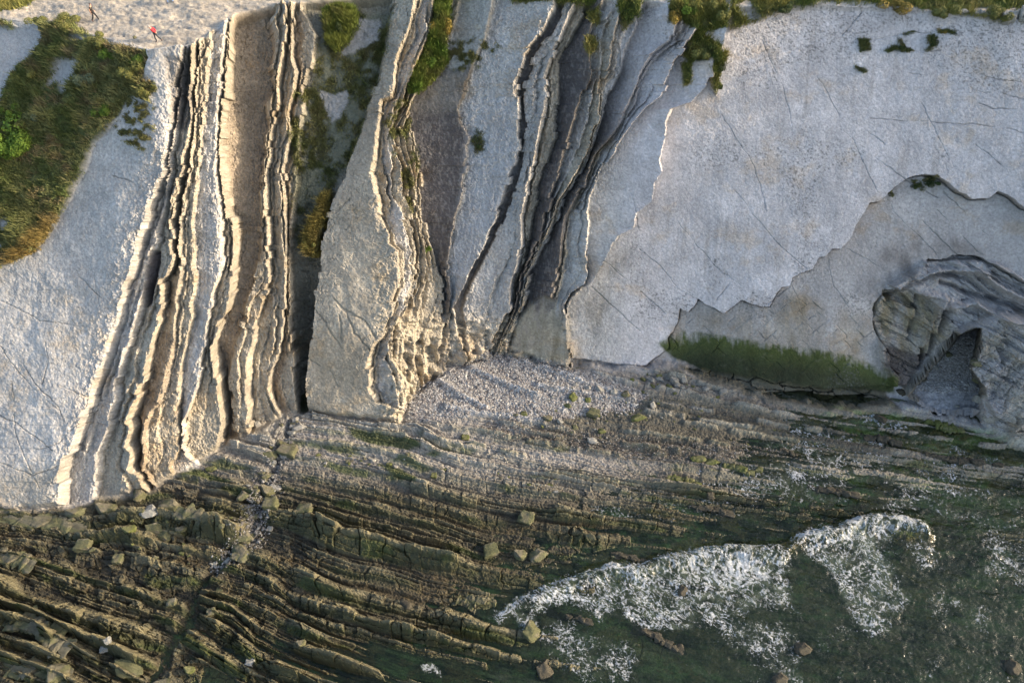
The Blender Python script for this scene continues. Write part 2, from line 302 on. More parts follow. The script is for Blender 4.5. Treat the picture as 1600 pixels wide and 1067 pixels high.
# sheet edges have a real groove; undercut shade is also painted dark below
# ---- stains, algae, lichen, and painted undercut shade
st1 = fbm(U/60, V/90, 120, 5, .6)
right = sst(930, 1010, U)
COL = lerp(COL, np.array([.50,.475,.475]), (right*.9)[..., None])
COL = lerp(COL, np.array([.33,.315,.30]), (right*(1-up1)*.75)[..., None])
COL = lerp(COL, np.array([.12,.105,.085]), (np.clip(lip1*(1-up1)+lip2*(1-up2), 0, 1)*right*.7)[..., None])  # dark tone for undercut shade, painted just below each lip
wet = poly([(1045,540),(1065,495),(1200,495),(1240,460),(1280,470),(1385,500),(1400,600),(1050,590)], 14)
COL = lerp(COL, np.array([.27,.235,.185]), (wet*np.clip(.55+.9*fbm(U/22, V/60, 125, 4), 0, 1))[..., None])
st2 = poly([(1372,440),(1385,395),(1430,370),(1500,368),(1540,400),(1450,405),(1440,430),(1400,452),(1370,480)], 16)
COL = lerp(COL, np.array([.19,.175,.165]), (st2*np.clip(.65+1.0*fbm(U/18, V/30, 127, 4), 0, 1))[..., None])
st3 = poly([(1370,480),(1400,456),(1440,458),(1470,480),(1495,500),(1500,522),(1460,565),(1430,565),(1395,575),(1385,530)], 8)
COL = lerp(COL, np.array([.22,.19,.125]), (st3*np.clip(.7+.8*fbm(U/12, V/30, 128, 4), 0, 1))[..., None])
COL = lerp(COL, np.array([.27,.24,.18]), (but*np.clip(.25+.9*fbm(U/22, V/22, 129, 4), 0, 1))[..., None])
COL = lerp(COL, np.array([.40,.37,.32]), (poly([(1560,640),(1580,590),(1700,570),(1900,800),(1600,700)], 8)*.8)[..., None])
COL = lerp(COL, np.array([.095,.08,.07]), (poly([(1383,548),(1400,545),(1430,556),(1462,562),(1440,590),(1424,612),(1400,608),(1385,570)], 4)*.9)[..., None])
st4 = poly([(800,545),(805,510),(825,475),(850,462),(872,467),(884,530),(888,568),(850,562)], 5)
COL = lerp(COL, np.array([.235,.215,.165]), (st4*np.clip(.6+fbm(U/10, V/30, 131, 4), 0, 1))[..., None]); 
D = lerp(D, .25+0*D, (st4*cliff_w))
COL = lerp(COL, np.array([.22,.20,.165]), (poly([(890,500),(940,420),(985,390),(990,450),(930,520)], 18)*np.clip(.35+.9*fbm(U/14, V/40, 133, 4), 0, 1))[..., None])
COL = lerp(COL, np.array([.29,.245,.175]), (poly([(490,540),(520,510),(590,530),(575,600),(500,620)], 22)*.6)[..., None])
COL = lerp(COL, np.array([.30,.26,.19]), (poly([(0,740),(110,720),(95,800),(0,800)], 16)*.5)[..., None])
alg = poly([(1028,538),(1060,520),(1110,526),(1200,540),(1280,548),(1340,560),(1410,590),(1410,618),(1300,614),(1200,600),(1110,584),(1050,562)], 3)
topf = np.array(0)
hang = fbm(U/5, V/18, 135, 4, .65)
alg_top = np.interp(ua, [1028,1110,1200,1280,1340,1410], [534,524,541,549,562,592])[None, :]
alg = alg*sst(-10, 16, V-alg_top+15*hang)*(.9+.3*fbm(U/14, V/7, 136, 4, .7))
alg = np.clip(alg*1.2, 0, .96)
gcol = lerp(np.array([.058,.078,.016]), np.array([.022,.030,.010]), sst(4, 44, V-alg_top)[..., None])
COL = lerp(COL, gcol, alg[..., None])
COL = lerp(COL, np.array([.07,.066,.042]), (shelf*.9)[..., None])
# lichen specks
sp = (.5+.75*fbm(WU/2.6, WV/2.3, 140, 3, .7))*sst(.2, .9, vnoise(U/70, V/60, 141)+.35*sst(160, 60, V))*right
COL = lerp(COL, np.array([.09,.095,.09]), (sst(.60, .74, sp)*.6)[..., None])
# mottled weathering
mo = fbm(U/26, V/40, 150, 6, .68)
COL = COL*(1+.22*mo)[..., None]
hb = poly([(690,-60),(800,-60),(800,60),(765,92),(742,103),(705,112),(690,100)], 6)*(MAT == MARL)
COL = lerp(COL, np.array([.36,.35,.32]), (hb*.95)[..., None])
mb = (MAT == MARL)*(U > 630)*(U < 760)*sst(190, 160, V-.05*(700-U)); COL = lerp(COL, np.array([.19,.175,.155]), (mb*(1-hb)*.85)[..., None])
vstreak = fbm(U/7, V/90, 152, 4, .6); COL = COL*(1+.10*vstreak)[..., None]
COL = COL*(1+lerp(.34, .17, right)*fbm(U/2.3, V/2.3, 153, 3, .7))[..., None]
rust = sst(.12, .5, fbm(U/55, V/45, 156, 6, .7)); COL = lerp(COL, COL*np.array([1.0, .86, .68]), (rust*.6)[..., None])
seep = sst(.15, .5, fbm(U/9+.1*V/9, V/120, 158, 4, .6))*sst(-.1, .3, fbm(U/120, V/90, 159, 3)); COL = lerp(COL, COL*np.array([.72, .70, .66]), (seep*.5)[..., None])
pale_p = sst(.1, .4, fbm(U/38, V/30, 160, 6, .72)); COL = COL*(1+.14*pale_p)[..., None]
marl = (MAT == MARL)*sst(1100, 1000, U)
sc2 = sst(.2, .35, fbm(U/2.5, V/6, 154, 2)); COL = lerp(COL, np.array([.28,.26,.24]), (marl*sc2*.35)[..., None])
bluish = poly([(735,170),(800,140),(805,260),(745,400),(705,470),(700,420),(722,300)], 10)*.6
COL = lerp(COL, np.array([.375,.39,.41]), bluish[..., None])
# narrow white talus run and dark marl scar near the left head
tal = poly([(236,108),(245,100),(262,150),(275,200),(262,240),(246,215),(240,150)], 4)
scar = poly([(262,95),(296,98),(302,140),(300,190),(290,205),(272,200),(266,130)], 4)
COL = lerp(COL, np.array([.44,.43,.42]), (tal*.9)[..., None]); COL = lerp(COL, np.array([.13,.12,.115]), (scar*.6)[..., None])
D -= scar*.3*cliff_w
pk = poly([(226,480),(228,430),(238,395),(250,393),(248,430),(238,475)], 3); D -= pk*1.4; COL = lerp(COL, np.array([.13,.11,.11]), (pk*.85)[..., None])
for P_ in ([(530,515),(560,512),(560,560),(545,600)],):
    pass

# ------------------------------------------------------------------ vegetation masks
VEG1 = poly([(-900,25),(0,30),(30,45),(62,45),(80,35),(110,32),(125,45),(150,60),(185,75),(235,82),(238,95),(228,125),(245,130),(240,160),(215,150),(205,160),(170,205),(150,225),(135,265),(110,310),(88,350),(60,385),(30,405),(0,418),(-100,460),(-300,520),(-900,600)], 3)
PALE0 = poly([(-300,60),(0,42),(20,45),(62,40),(66,60),(48,90),(20,120),(8,150),(0,165),(-300,260)], 3)
PALE1 = poly([(72,142),(80,115),(97,92),(133,92),(130,108),(118,122),(105,148),(95,140),(88,128)], 3)
PALE2 = poly([(110,58),(128,58),(152,62),(150,66),(115,66)], 2)
PALE3 = poly([(0,345),(15,338),(17,350),(0,362)], 2); PALE4 = poly([(0,378),(9,380),(6,388),(0,388)], 2)
holes = np.clip(PALE0+PALE1+PALE2+PALE3+PALE4, 0, 1)
VEG1 = VEG1*(1-holes)
VEG2 = poly([(505,20),(530,8),(556,12),(556,40),(545,60),(525,78),(510,62)], 3)
VEG4 = poly([(505,300),(516,302),(510,335),(500,368),(490,402),(476,398),(474,376),(482,350),(492,325)], 3)
VEG5 = poly([(685,-60),(706,-60),(700,30),(697,70),(700,95),(682,120),(660,140),(640,146),(645,118),(663,84),(680,45)], 4)
VEG7 = poly([(780,-60),(930,-60),(930,5),(900,10),(860,6),(800,5)], 2)+poly([(960,-60),(1000,-60),(1002,20),(990,35),(975,48),(968,30)], 3)+poly([(915,60),(930,55),(932,75),(922,90),(914,78)], 3)+poly([(917,20),(936,12),(938,35),(926,40)], 3)
VEG8 = poly([(1048,-60),(1137,-60),(1133,45),(1115,50),(1098,52),(1124,72),(1118,90),(1075,96),(1070,85),(1086,50),(1060,25),(1045,38)], 3)+poly([(1112,85),(1136,80),(1128,110),(1120,148),(1112,125)], 2)+poly([(1065,100),(1082,95),(1078,130),(1066,138)], 2)
VEG9 = poly([(1137,-60),(1900,-60),(1700,40),(1600,20),(1560,34),(1540,31),(1480,19),(1420,12),(1350,6),(1300,4),(1230,12),(1180,32),(1145,44)], 3)
holes9 = poly([(1148,8),(1170,0),(1188,28),(1172,33),(1155,22)], 2)+poly([(1521,16),(1530,14),(1545,17),(1546,25),(1525,24)], 1.5)+poly([(1562,22),(1580,13),(1600,16),(1620,34),(1580,36)], 2)
VEG9 = VEG9*(1-np.clip(holes9, 0, 1))
VEG0 = poly([(-900,-60),(62,-60),(55,2),(38,17),(0,20),(-300,18)], 3)
VEG6 = np.clip(poly([(500,60),(560,10),(612,14),(600,80),(588,130),(560,205),(540,255),(505,300),(500,340),(480,405),(462,380),(455,280),(460,220),(488,140)], 8), 0, 1)
VEGm = np.clip(VEG1+VEG2+VEG4+VEG5+VEG7+VEG8+VEG9+VEG0, 0, 1)
SPARSE = np.clip(VEG6*sst(-.25, .2, fbm(U/26, V/34, 161, 4, .6)+.0)*.8
   + poly([(690,70),(760,60),(780,80),(740,105),(700,110)], 8)*sst(0, .3, fbm(U/9, V/9, 163, 3))
   + poly([(205,160),(245,130),(248,200),(235,235),(185,210)], 6)*sst(0, .3, fbm(U/9, V/9, 164, 3))
   + poly([(600,190),(640,140),(645,200),(655,260),(640,330),(622,260)], 6)*sst(-.1, .3, fbm(U/9, V/16, 165, 3))
   + poly([(455,140),(488,140),(488,260),(462,270),(455,220)], 5)*sst(0, .3, fbm(U/7, V/16, 166, 3))
   + poly([(1345,62),(1360,58),(1362,78),(1348,78)], 2) + line([(1390,78),(1402,72),(1412,78),(1425,78)], 2.5) + line([(1455,55),(1458,70),(1452,76)], 3) + line([(1408,60),(1414,78)], 2) + line([(1415,51),(1430,50)], 2)+line([(1470,50),(1482,46),(1494,52)], 2)
   + poly([(1430,283),(1445,281),(1466,272),(1470,285),(1452,290),(1445,300)], 2)*sst(-.1, .2, fbm(U/5, V/5, 167))+line([(1340,103),(1352,110)], 2)+line([(1397,300),(1402,306)], 2)
   + poly([(745,200),(752,205),(756,235),(744,240),(738,220)], 3)*.6, 0, 1)
SPARSE = SPARSE*(1-VEGm)
PALEG = poly([(555,14),(596,24),(592,60),(560,75),(525,85),(530,75),(548,52),(556,30)], 4)+poly([(495,135),(520,142),(542,135),(543,152),(528,180),(514,188),(505,170),(496,150)], 3)
COL = lerp(COL, np.array([.33,.32,.31]), (np.clip(PALEG, 0, 1)*.9)[..., None]); SPARSE = SPARSE*(1-np.clip(PALEG, 0, 1))
COL = lerp(COL, np.array([.38,.375,.37]), (holes*.95)[..., None])
screeg = VEG6*(1-np.clip(PALEG, 0, 1)); COL = lerp(COL, np.array([.15,.155,.11])*1.0, (screeg*.85*(1-SPARSE))[..., None])
D = lerp(D, D*.25+1.2*fbm(U/34, V/30, 170, 5, .6)+.5, VEGm*sst(-3, 6, ST))
D += VEG6*.35*fbm(U/12, V/12, 171, 4)
gv = np.clip(.5+.9*fbm(U/30, V/30, 172, 4, .6), 0, 1)[..., None]
GCOL = lerp(np.array([.06,.075,.026]), np.array([.12,.125,.045]), gv)
COL = lerp(COL, GCOL, VEGm[..., None]); COL = lerp(COL, np.array([.055,.065,.025]), (SPARSE*.8)[..., None])
D *= cliff_w

# ------------------------------------------------------------------ cliff top ground
tw = top_w
GT = np.array([.355,.315,.26])*(1+.10*fbm(X/1.6, Y/1.2, 180, 4))[..., None]
COL = lerp(COL, lerp(GT, COL, np.clip(VEGm+VEG7, 0, 1)[..., None]), tw[..., None])
step = fbm(X/3.2, Y/.8, 183, 4, .55)+.5*fbm(X/.9, Y/.5, 184, 3, .6)
D += tw*((.42*step)*(1-VEGm) + VEGm*(.5*fbm(X/3, Y/3, 185, 3)+.15))
# ------------------------------------------------------------------ shore platform: tilted beds
GUL = [(640,470),(650,462),(690,442),(740,425),(790,408),(840,390),(870,360),(895,330),(920,304),(975,289),(1010,260),(1067,230),(1500,60)]
BB = [
 [(400,470),(900,545),(1000,560),(1100,580),(1400,620),(1700,665)],
 [(400,560),(700,590),(800,600),(900,612),(1000,620),(1060,632),(1125,641),(1200,655),(1400,690),(1700,735)],
 [(400,600),(560,640),(700,650),(850,668),(925,681),(985,694),(1060,700),(1150,716),(1300,738),(1700,790)],
 [(300,620),(480,643),(574,663),(652,669),(690,691),(742,696),(817,708),(892,723),(945,734),(1042,749),(1300,785),(1700,840)],
 [(300,650),(480,672),(547,680),(630,695),(690,717),(742,729),(799,740),(892,751),(956,762),(1300,815),(1700,880)],
 [(300,700),(480,721),(562,732),(630,751),(690,770),(757,785),(850,800),(956,808),(1300,865),(1700,930)],
 [(300,725),(480,762),(566,783),(660,809),(754,838),(855,852),(1300,920),(1700,990)],
 [(300,770),(400,785),(492,807),(550,832),(595,840),(665,862),(760,882),(900,902),(1300,970),(1700,1040)],
 [(300,810),(412,837),(462,855),(495,877),(535,892),(575,899),(625,909),(675,925),(775,937),(900,955),(1300,1020),(1700,1090)],
 [(250,840),(400,893),(432,910),(455,932),(495,945),(525,955),(565,965),(595,975),(640,987),(900,1040),(1700,1180)],
 [(250,880),(320,912),(400,932),(450,958),(520,988),(640,1025),(900,1085),(1700,1240)],
 [(200,890),(300,930),(362,948),(400,983),(432,1000),(465,1012),(500,1024),(650,1072),(900,1140),(1700,1300)],
 [(200,910),(297,950),(345,985),(400,1024),(430,1037),(462,1047),(507,1067),(900,1190),(1700,1400)],
 [(0,900),(250,990),(400,1070),(900,1280),(1700,1500)],
]
AA = [
 [(-100,640),(250,650),(330,668),(400,685),(480,700)],
 [(-100,690),(250,690),(330,700),(400,722),(460,740)],
 [(-100,740),(180,735),(260,745),(330,762),(400,785),(460,800)],
 [(-100,795),(60,808),(130,822),(200,808),(260,812),(350,832),(420,850)],
 [(-100,825),(0,838),(100,852),(195,858),(312,892),(400,920)],
 [(-100,850),(0,864),(42,874),(143,910),(210,932),(300,962)],
 [(-100,880),(0,905),(17,917),(100,948),(175,975),(257,997),(400,1040)],
 [(-100,930),(0,958),(60,968),(132,1015),(200,1047),(300,1090)],
 [(-100,980),(0,1000),(100,1032),(200,1082),(300,1130)],
 [(-100,1030),(0,1040),(80,1070),(300,1180)],
 [(-100,1150),(80,1190),(300,1300)],
]
def phase(CV, off):
    P_ = np.zeros(U.shape)
    cv = np.array([interp_pts(c, ua) for c in CV]); cv = np.maximum.accumulate(cv+np.arange(len(CV))[:, None]*.5, 0)
    wv_ = V+2.0*fbm(U/30, V/30, 190, 3)
    for c in range(NC):
        P_[:, c] = np.interp(wv_[:, c], cv[:, c], np.arange(len(CV)), left=-1, right=len(CV))
    return P_+off
gu = interp_pts(GUL, va)[:, None]
gu = gu+4*fbm(V/20, V*0, 195, 3)
sideB = sst(-3, 3, U-gu)
PA = phase(AA, 30.); PB = phase(BB, 0.)
isB = sideB > .5
PH = np.where(isB, PB, PA)
S = np.where(isB, U+.2*V, U+.45*V)
def ridges(ph, s, freq, seed, jl, jd=.6):
    m = ph*freq + .30*fbm(s/110, ph*freq*.35, seed, 3)+.45*vnoise(ph*1.3, ph*0+seed, seed+1)
    k = np.floor(m).astype(np.int64); f = m-k
    hk = _h(k, k*0+seed, seed+2)
    al = np.clip(.35+1.5*vnoise(s/95+hk*40, k*3.3, seed+3)-.25, 0, 1.3)
    jl_ = jl*(.6+1.2*_h(k, k*0+7, seed+5))
    cs = s/jl_+hk*17+.35*fbm(s/20, ph*3, seed+6, 2); ck = np.floor(cs).astype(np.int64); cf = cs-ck
    bh = .55+.75*_h(ck, k, seed+7)
    gap = np.exp(-(np.minimum(cf, 1-cf)*jl_/1.3)**2)
    up = np.clip(f/.30, 0, 1); dn = 1-np.clip((f-.34)/.62, 0, 1)
    pr = np.minimum(up**.8, dn**.75)
    pr = pr*(1-jd*gap*(_h(ck, k, seed+9) > .62))
    return pr*(.3+.9*hk)*al*bh, f, hk
r1, f1, h1 = ridges(PH, S, 1.7, 200, 30)
r2, f2, h2 = ridges(PH, S, 4.6, 220, 34, .3)
r3, f3, h3 = ridges(PH, S, 9.5, 240, 40, .0)
# wide, thick ribs at lower left; thin ones at upper right
ctrl = [(0,800,1.1),(0,1060,.25),(-300,900,.8),(200,850,.7),(200,1000,.1),(400,760,1.0),(400,900,.45),(400,1060,-.1),(500,700,1.3),(620,700,1.15),(600,800,.8),(600,900,.35),(600,1060,-.5),(740,700,1.0),(800,780,.45),(800,860,.12),(800,960,-.55),
        (700,620,1.7),(850,600,1.6),(1000,640,.8),(1000,720,.22),(1000,790,-.1),(1000,900,-.5),(1000,1050,-.85),(1150,640,.45),(1200,700,-.12),(1200,790,-.3),(1200,1000,-1.2),(1350,660,-.12),(1400,720,-.15),(1400,900,-.9),(1600,720,-.3),(1600,1000,-1.6),
        (1450,650,-.15),(1470,600,.5),(1500,550,1.4),(1600,800,-.6),(2200,1000,-4),(1200,1400,-4),(400,1400,-2),(-600,1200,-1)]
zs = np.zeros(U.shape); ws = np.zeros(U.shape)
for a, b, z in ctrl:
    wgt = 1/(((U-a)/1.0)**2+((V-b)*1.5)**2+900)**1.6; zs += wgt*z; ws += wgt
ZB = zs/ws
shore = sst(.0, 1., np.clip(ZB+.6, 0, 1))
amp1 = lerp(.55, 1.25, sst(650, 850, V))*sst(1250, 900, U)+.45*sst(900, 1250, U)
chan = sst(-.25, .15, fbm(S/120, PH*.9, 230, 3))
fol = sst(.62, .70, worley(WU/17, WV/9, 91)[1])*sst(500, 420, U)*sst(700, 760, V)
amp1 = amp1*lerp(1.35, 1, sst(330, 520, U))*lerp(1, .28, sst(760, 940, U)*sst(740, 690, V))
wb2, wc2 = worley(S/24+.3*fbm(U/12, V/12, 233, 2), PH*3.1+.25*fbm(U/25, V/12, 235, 3), 33)
jum = sst(.0, .3, fbm(U/70, V/50, 236, 3)+.35*sst(470, 380, U)-.12)*sst(730, 790, V)
wb3, wc3 = worley(WU/19, WV/13, 47)
PL = r1*amp1*1.35*(.35+.65*chan) + r2*.55*(.5+.5*chan) + r3*.30 + fol*.25
PL = PL*lerp(1, .45, sst(740, 860, U)*sst(800, 900, V))
LED = 0
for i_, P_ in enumerate([[(840,664),(880,671),(925,680),(985,691),(1060,700)],[(1020,627),(1125,641),(1200,655),(1300,668)],[(870,690),(930,700),(980,708),(1040,705)],[(700,672),(760,677),(840,690),(900,701)],[(930,588),(1000,600),(1080,612),(1150,628),(1250,645)],
    [(900,578),(960,590),(1010,598)],[(1060,655),(1150,668),(1250,682)],[(660,690),(742,697),(800,708),(870,716)],[(780,662),(840,676),(900,686)],[(1010,640),(1100,655),(1180,665)],[(960,668),(1040,678),(1140,690)],[(560,672),(640,684),(700,700)],[(490,690),(570,700),(650,716)],[(820,735),(900,742),(980,752)],[(1040,582),(1100,598),(1180,618)]]):
    LED = np.maximum(LED, line(P_, 3.6, .6)*sst(-.35, .05, fbm(U/24, V*0+i_, 237+i_, 2)))
PL += LED*.5
PL += (wc2-.5)*.30*np.clip(r1*3, 0, 1)*sst(1000, 900, U) + jum*((wc3-.45)*.5-.25*sst(.12, 0, wb3))
# troughs
PL = PL - .25
bea = poly([(630,640),(650,612),(700,574),(760,556),(800,552),(850,565),(890,580),(960,598),(1010,618),(985,640),(900,650),(840,660),(760,650),(700,655),(655,660)], 8)
cavb = poly([(1430,608),(1500,528),(1516,520),(1522,545),(1515,575),(1530,610),(1470,612)], 2)
rib = line([(718,566),(760,590),(800,607),(840,620)], 5, .5)+line([(672,590),(720,622),(760,640)], 4, .5)+line([(790,552),(850,575),(915,600),(990,618)], 7, .4)+.8*line([(840,605),(900,615),(990,625)], 4, .5)+line([(700,640),(740,648),(780,650),(840,662)], 6, .6)
PL = lerp(PL, .5*rib+.1*fbm(U/20, V/12, 260, 3), np.clip(bea+cavb, 0, 1))
gul = np.exp(-((U-gu)/9)**2)*sst(630, 660, V); PL = lerp(PL, -.35+.8*fbm(U/7, V/7, 262, 3), gul)
# the big step of the lowest slab of bed B and thick green-faced beds
PL += .14*fbm(U/6, V/4, 264, 4, .65)+.09*fbm(U/2.6, V/2.2, 266, 3, .7)
PL = PL*sst(-8, 10, SF)
zoff = (ZB-ZF)*plat_w
alg2 = np.clip(sst(690, 800, V-.05*(U-480)*(U > 480))+.0, 0, 1)
alg2 = np.clip(alg2+sst(900, 1100, U)*.35, 0, 1)
top = np.clip(PL/.8, 0, 1)
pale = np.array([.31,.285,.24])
crest = lerp(pale, np.array([.225,.205,.145]), alg2[..., None])  # crest colour made paler and warmer to suggest low sun on ridge tops
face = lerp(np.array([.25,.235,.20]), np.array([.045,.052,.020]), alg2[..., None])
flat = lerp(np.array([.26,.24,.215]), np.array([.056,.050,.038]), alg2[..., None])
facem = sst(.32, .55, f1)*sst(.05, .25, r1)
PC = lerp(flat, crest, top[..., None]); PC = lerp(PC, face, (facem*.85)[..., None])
gr = sst(.05, .35, fbm(U/60, V/22, 270, 4))*sst(655, 700, V)
PC = lerp(PC, np.array([.055,.075,.018]), (gr*facem*.8)[..., None])
brn = sst(0, .35, fbm(U/50, V/20, 272, 4))*(1-top)*alg2; PC = lerp(PC, np.array([.11,.085,.05]), (brn*.6)[..., None])
PC = lerp(PC, np.array([.30,.29,.275]), (np.clip(bea+cavb, 0, 1)*.95)[..., None])
PC = lerp(PC, np.array([.42,.41,.40]), (np.clip(rib, 0, 1)*bea*.9)[..., None])
dkb = poly([(990,622),(1150,640),(1400,672),(1400,700),(1200,720),(1050,715),(900,700),(800,690),(860,660),(900,640),(960,628)], 12)*.95
PC = lerp(PC, np.array([.085,.078,.060]), dkb[..., None])
PC = lerp(PC, lerp(np.array([.30,.285,.25]), np.array([.19,.18,.12]), sst(640, 700, V)[..., None]), (LED*.75)[..., None])
PC = PC*lerp(np.array([1, 1, 1.]), np.array([.60, .585, .485]), alg2[..., None])
PC = PC*(1+.38*fbm(U/9, V/5, 274, 5, .7)+.30*fbm(U/2.4, V/2, 276, 2))[..., None]
sb = sst(.10, -.15, ZB+PL)[..., None]; sn = np.clip(.45+1.3*fbm(U/45, V/22, 280, 5, .65)+1.6*fbm(S/70, PH*4.2, 281, 4, .6), 0, 1)[..., None]; sn2 = np.clip(.5+2.0*fbm(U/22, V/14, 285, 4, .65), 0, 1)[..., None]
PC = lerp(PC, lerp(lerp(np.array([.040,.050,.026]), np.array([.20,.26,.11]), sn**1.3), np.array([.24,.18,.09]), sst(.45, .15, sn2)*.7), sb)
PC = lerp(PC, np.array([.27, .25, .14]), (sb[..., 0]*np.clip(r1*amp1*1.3+r2*.5-.12, 0, 1)*.7)[..., None])
g1 = poly([(546,671),(580,676),(650,690),(660,700),(630,702),(580,694),(550,684)], 3); g2 = poly([(590,725),(612,728),(660,748),(650,754),(610,742)], 3)
g3 = poly([(265,728),(300,728),(330,740),(365,752),(362,758),(320,748),(275,740)], 3)
PC = lerp(PC, np.array([.05,.065,.015]), (np.clip(g1+g2+g3, 0, 1)*.9)[..., None])
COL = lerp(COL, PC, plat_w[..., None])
D = D*(1-plat_w)
cw = 1-poly([(1425,612),(1500,524),(1516,516),(1530,512),(1524,545),(1515,575),(1530,600),(1535,640),(1470,640)], 10, False); D = D*np.where(U < 1512, sst(0, .9, cw), 1)
GX = X+NX*D; GY = Y+NY*D; GZ = Z+NZ*D + plat_w*PL + zoff
px_, py_ = hit_z(U, V, 1.1); cm = poly([(1425,612),(1500,524),(1516,516),(1530,512),(1524,545),(1515,575),(1530,600),(1535,640),(1470,640)], 1.5)
px2_, py2_ = hit_z(U, V, 1.1+3*sst(600, 520, V)); GX = lerp(X, px2_, cm)*(cm > .02)+GX*(cm <= .02); GY = lerp(Y, py2_, cm)*(cm > .02)+GY*(cm <= .02); GZ = lerp(GZ, 3*sst(600, 520, V)+1.1+.15*fbm(U/9, V/6, 270, 3)-.9*sst(600, 640, V), cm)
COL = lerp(COL, np.array([.30,.295,.30])*(1+.4*fbm(U/14, V/8, 273, 4)+.35*fbm(U/2, V/2, 271, 2))[..., None], cm[..., None])
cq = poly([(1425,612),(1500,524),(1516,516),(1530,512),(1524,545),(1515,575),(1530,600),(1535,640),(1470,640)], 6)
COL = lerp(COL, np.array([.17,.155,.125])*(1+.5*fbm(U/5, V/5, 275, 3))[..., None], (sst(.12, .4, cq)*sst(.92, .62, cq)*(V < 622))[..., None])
COL = np.clip(COL, .008, .8)

# ------------------------------------------------------------------ meshes from the image-pixel grid
def nmat(name): 
    m = bpy.data.materials.new(name); m.use_nodes = True; return m, m.node_tree, m.node_tree.nodes['Principled BSDF']
def rock_material(name, rough=.92, bump=.35, var=.35, scale=1.0, spec=.25):
    m, t, b = nmat(name); N = t.nodes; L = t.links
    at = N.new('ShaderNodeAttribute'); at.attribute_name = 'Col'
    tc = N.new('ShaderNodeTexCoord')
    n1 = N.new('ShaderNodeTexNoise'); n1.inputs['Scale'].default_value = 3.5*scale; n1.inputs['Detail'].default_value = 6; n1.inputs['Roughness'].default_value = .7
    n2 = N.new('ShaderNodeTexNoise'); n2.inputs['Scale'].default_value = .35*scale; n2.inputs['Detail'].default_value = 5
    L.new(tc.outputs['Object'], n1.inputs['Vector']); L.new(tc.outputs['Object'], n2.inputs['Vector'])
    mr = N.new('ShaderNodeMapRange'); mr.inputs[1].default_value = .3; mr.inputs[2].default_value = .7; mr.inputs[3].default_value = 1-var; mr.inputs[4].default_value = 1+var*.8
    L.new(n1.outputs['Fac'], mr.inputs[0])
    mr2 = N.new('ShaderNodeMapRange'); mr2.inputs[1].default_value = .3; mr2.inputs[2].default_value = .7; mr2.inputs[3].default_value = .9; mr2.inputs[4].default_value = 1.1
    L.new(n2.outputs['Fac'], mr2.inputs[0])
    mu = N.new('ShaderNodeMath'); mu.operation = 'MULTIPLY'; L.new(mr.outputs[0], mu.inputs[0]); L.new(mr2.outputs[0], mu.inputs[1])
    vm = N.new('ShaderNodeVectorMath'); vm.operation = 'SCALE'; L.new(at.outputs['Color'], vm.inputs[0]); L.new(mu.outputs[0], vm.inputs['Scale'])
    L.new(vm.outputs[0], b.inputs['Base Color'])
    bp = N.new('ShaderNodeBump'); bp.inputs['Strength'].default_value = bump; bp.inputs['Distance'].default_value = .25
    L.new(n1.outputs['Fac'], bp.inputs['Height']); L.new(bp.outputs[0], b.inputs['Normal'])
    b.inputs['Roughness'].default_value = rough; b.inputs['Specular IOR Level'].default_value = spec
    return m
M_cliff = rock_material('limestone', .92, .65, .28); M_plat = rock_material('shore_rock', .7, .5, .45, 1.4, .4); M_top = rock_material('bare_ground', .95, .5)
def set_cols(me, cols):
    a = me.color_attributes.new('Col', 'FLOAT_COLOR', 'POINT')
    c4 = np.ones((len(cols), 4), np.float32); c4[:, :3] = cols; a.data.foreach_set('color', c4.ravel())
def make_mesh(name, co, faces, mat, cols=None, smooth=False):
    """faces: (n,3) or (n,4) int array"""
    me = bpy.data.meshes.new(name); k_ = faces.shape[1]
    me.vertices.add(len(co)); me.vertices.foreach_set('co', np.ascontiguousarray(co, np.float32).ravel())
    me.loops.add(faces.size); me.loops.foreach_set('vertex_index', np.ascontiguousarray(faces, np.int32).ravel())
    me.polygons.add(len(faces)); me.polygons.foreach_set('loop_start', np.arange(0, faces.size, k_, dtype=np.int32)); me.polygons.foreach_set('loop_total', np.full(len(faces), k_, np.int32))
    me.polygons.foreach_set('use_smooth', np.full(len(faces), smooth, bool))
    me.materials.append(mat)
    me.update(calc_edges=True)
    if cols is not None: set_cols(me, cols)
    return me
def link(name, me, parent=None, **props):
    o = bpy.data.objects.new(name, me); C.collection.objects.link(o)
    if parent: o.parent = parent
    for k_, v_ in props.items(): o[k_] = v_
    return o
idx = np.arange(NR*NC).reshape(NR, NC)
quads = np.stack([idx[:-1, :-1], idx[1:, :-1], idx[1:, 1:], idx[:-1, 1:]], -1)
CO = np.stack([GX, GY, GZ], -1).reshape(-1, 3); CC = COL.reshape(-1, 3)
sfc = SF[:-1, :-1]+.0; stc = ST[:-1, :-1]
region = np.where(sfc > 0, 2, np.where(stc < 0, 0, 1))
for rid, nm, mt in ((0, 'clifftop_ground', M_top), (1, 'cliff', M_cliff), (2, 'rock_platform', M_plat)):
    f = quads[region == rid]; used, inv = np.unique(f, return_inverse=True)
    me = make_mesh(nm, CO[used], inv.reshape(f.shape), mt, CC[used], smooth=(rid == 0))
    link(nm, me, kind='structure')
# lookup of the finished ground from image pixel coordinates
def gi(u, v):
    c = np.clip(np.searchsorted(ua, u), 0, NC-1); r = np.clip(np.searchsorted(va, v), 0, NR-1); return r, c
def gpos(u, v):
    r, c = gi(u, v); return np.stack([GX[r, c], GY[r, c], GZ[r, c]], -1)

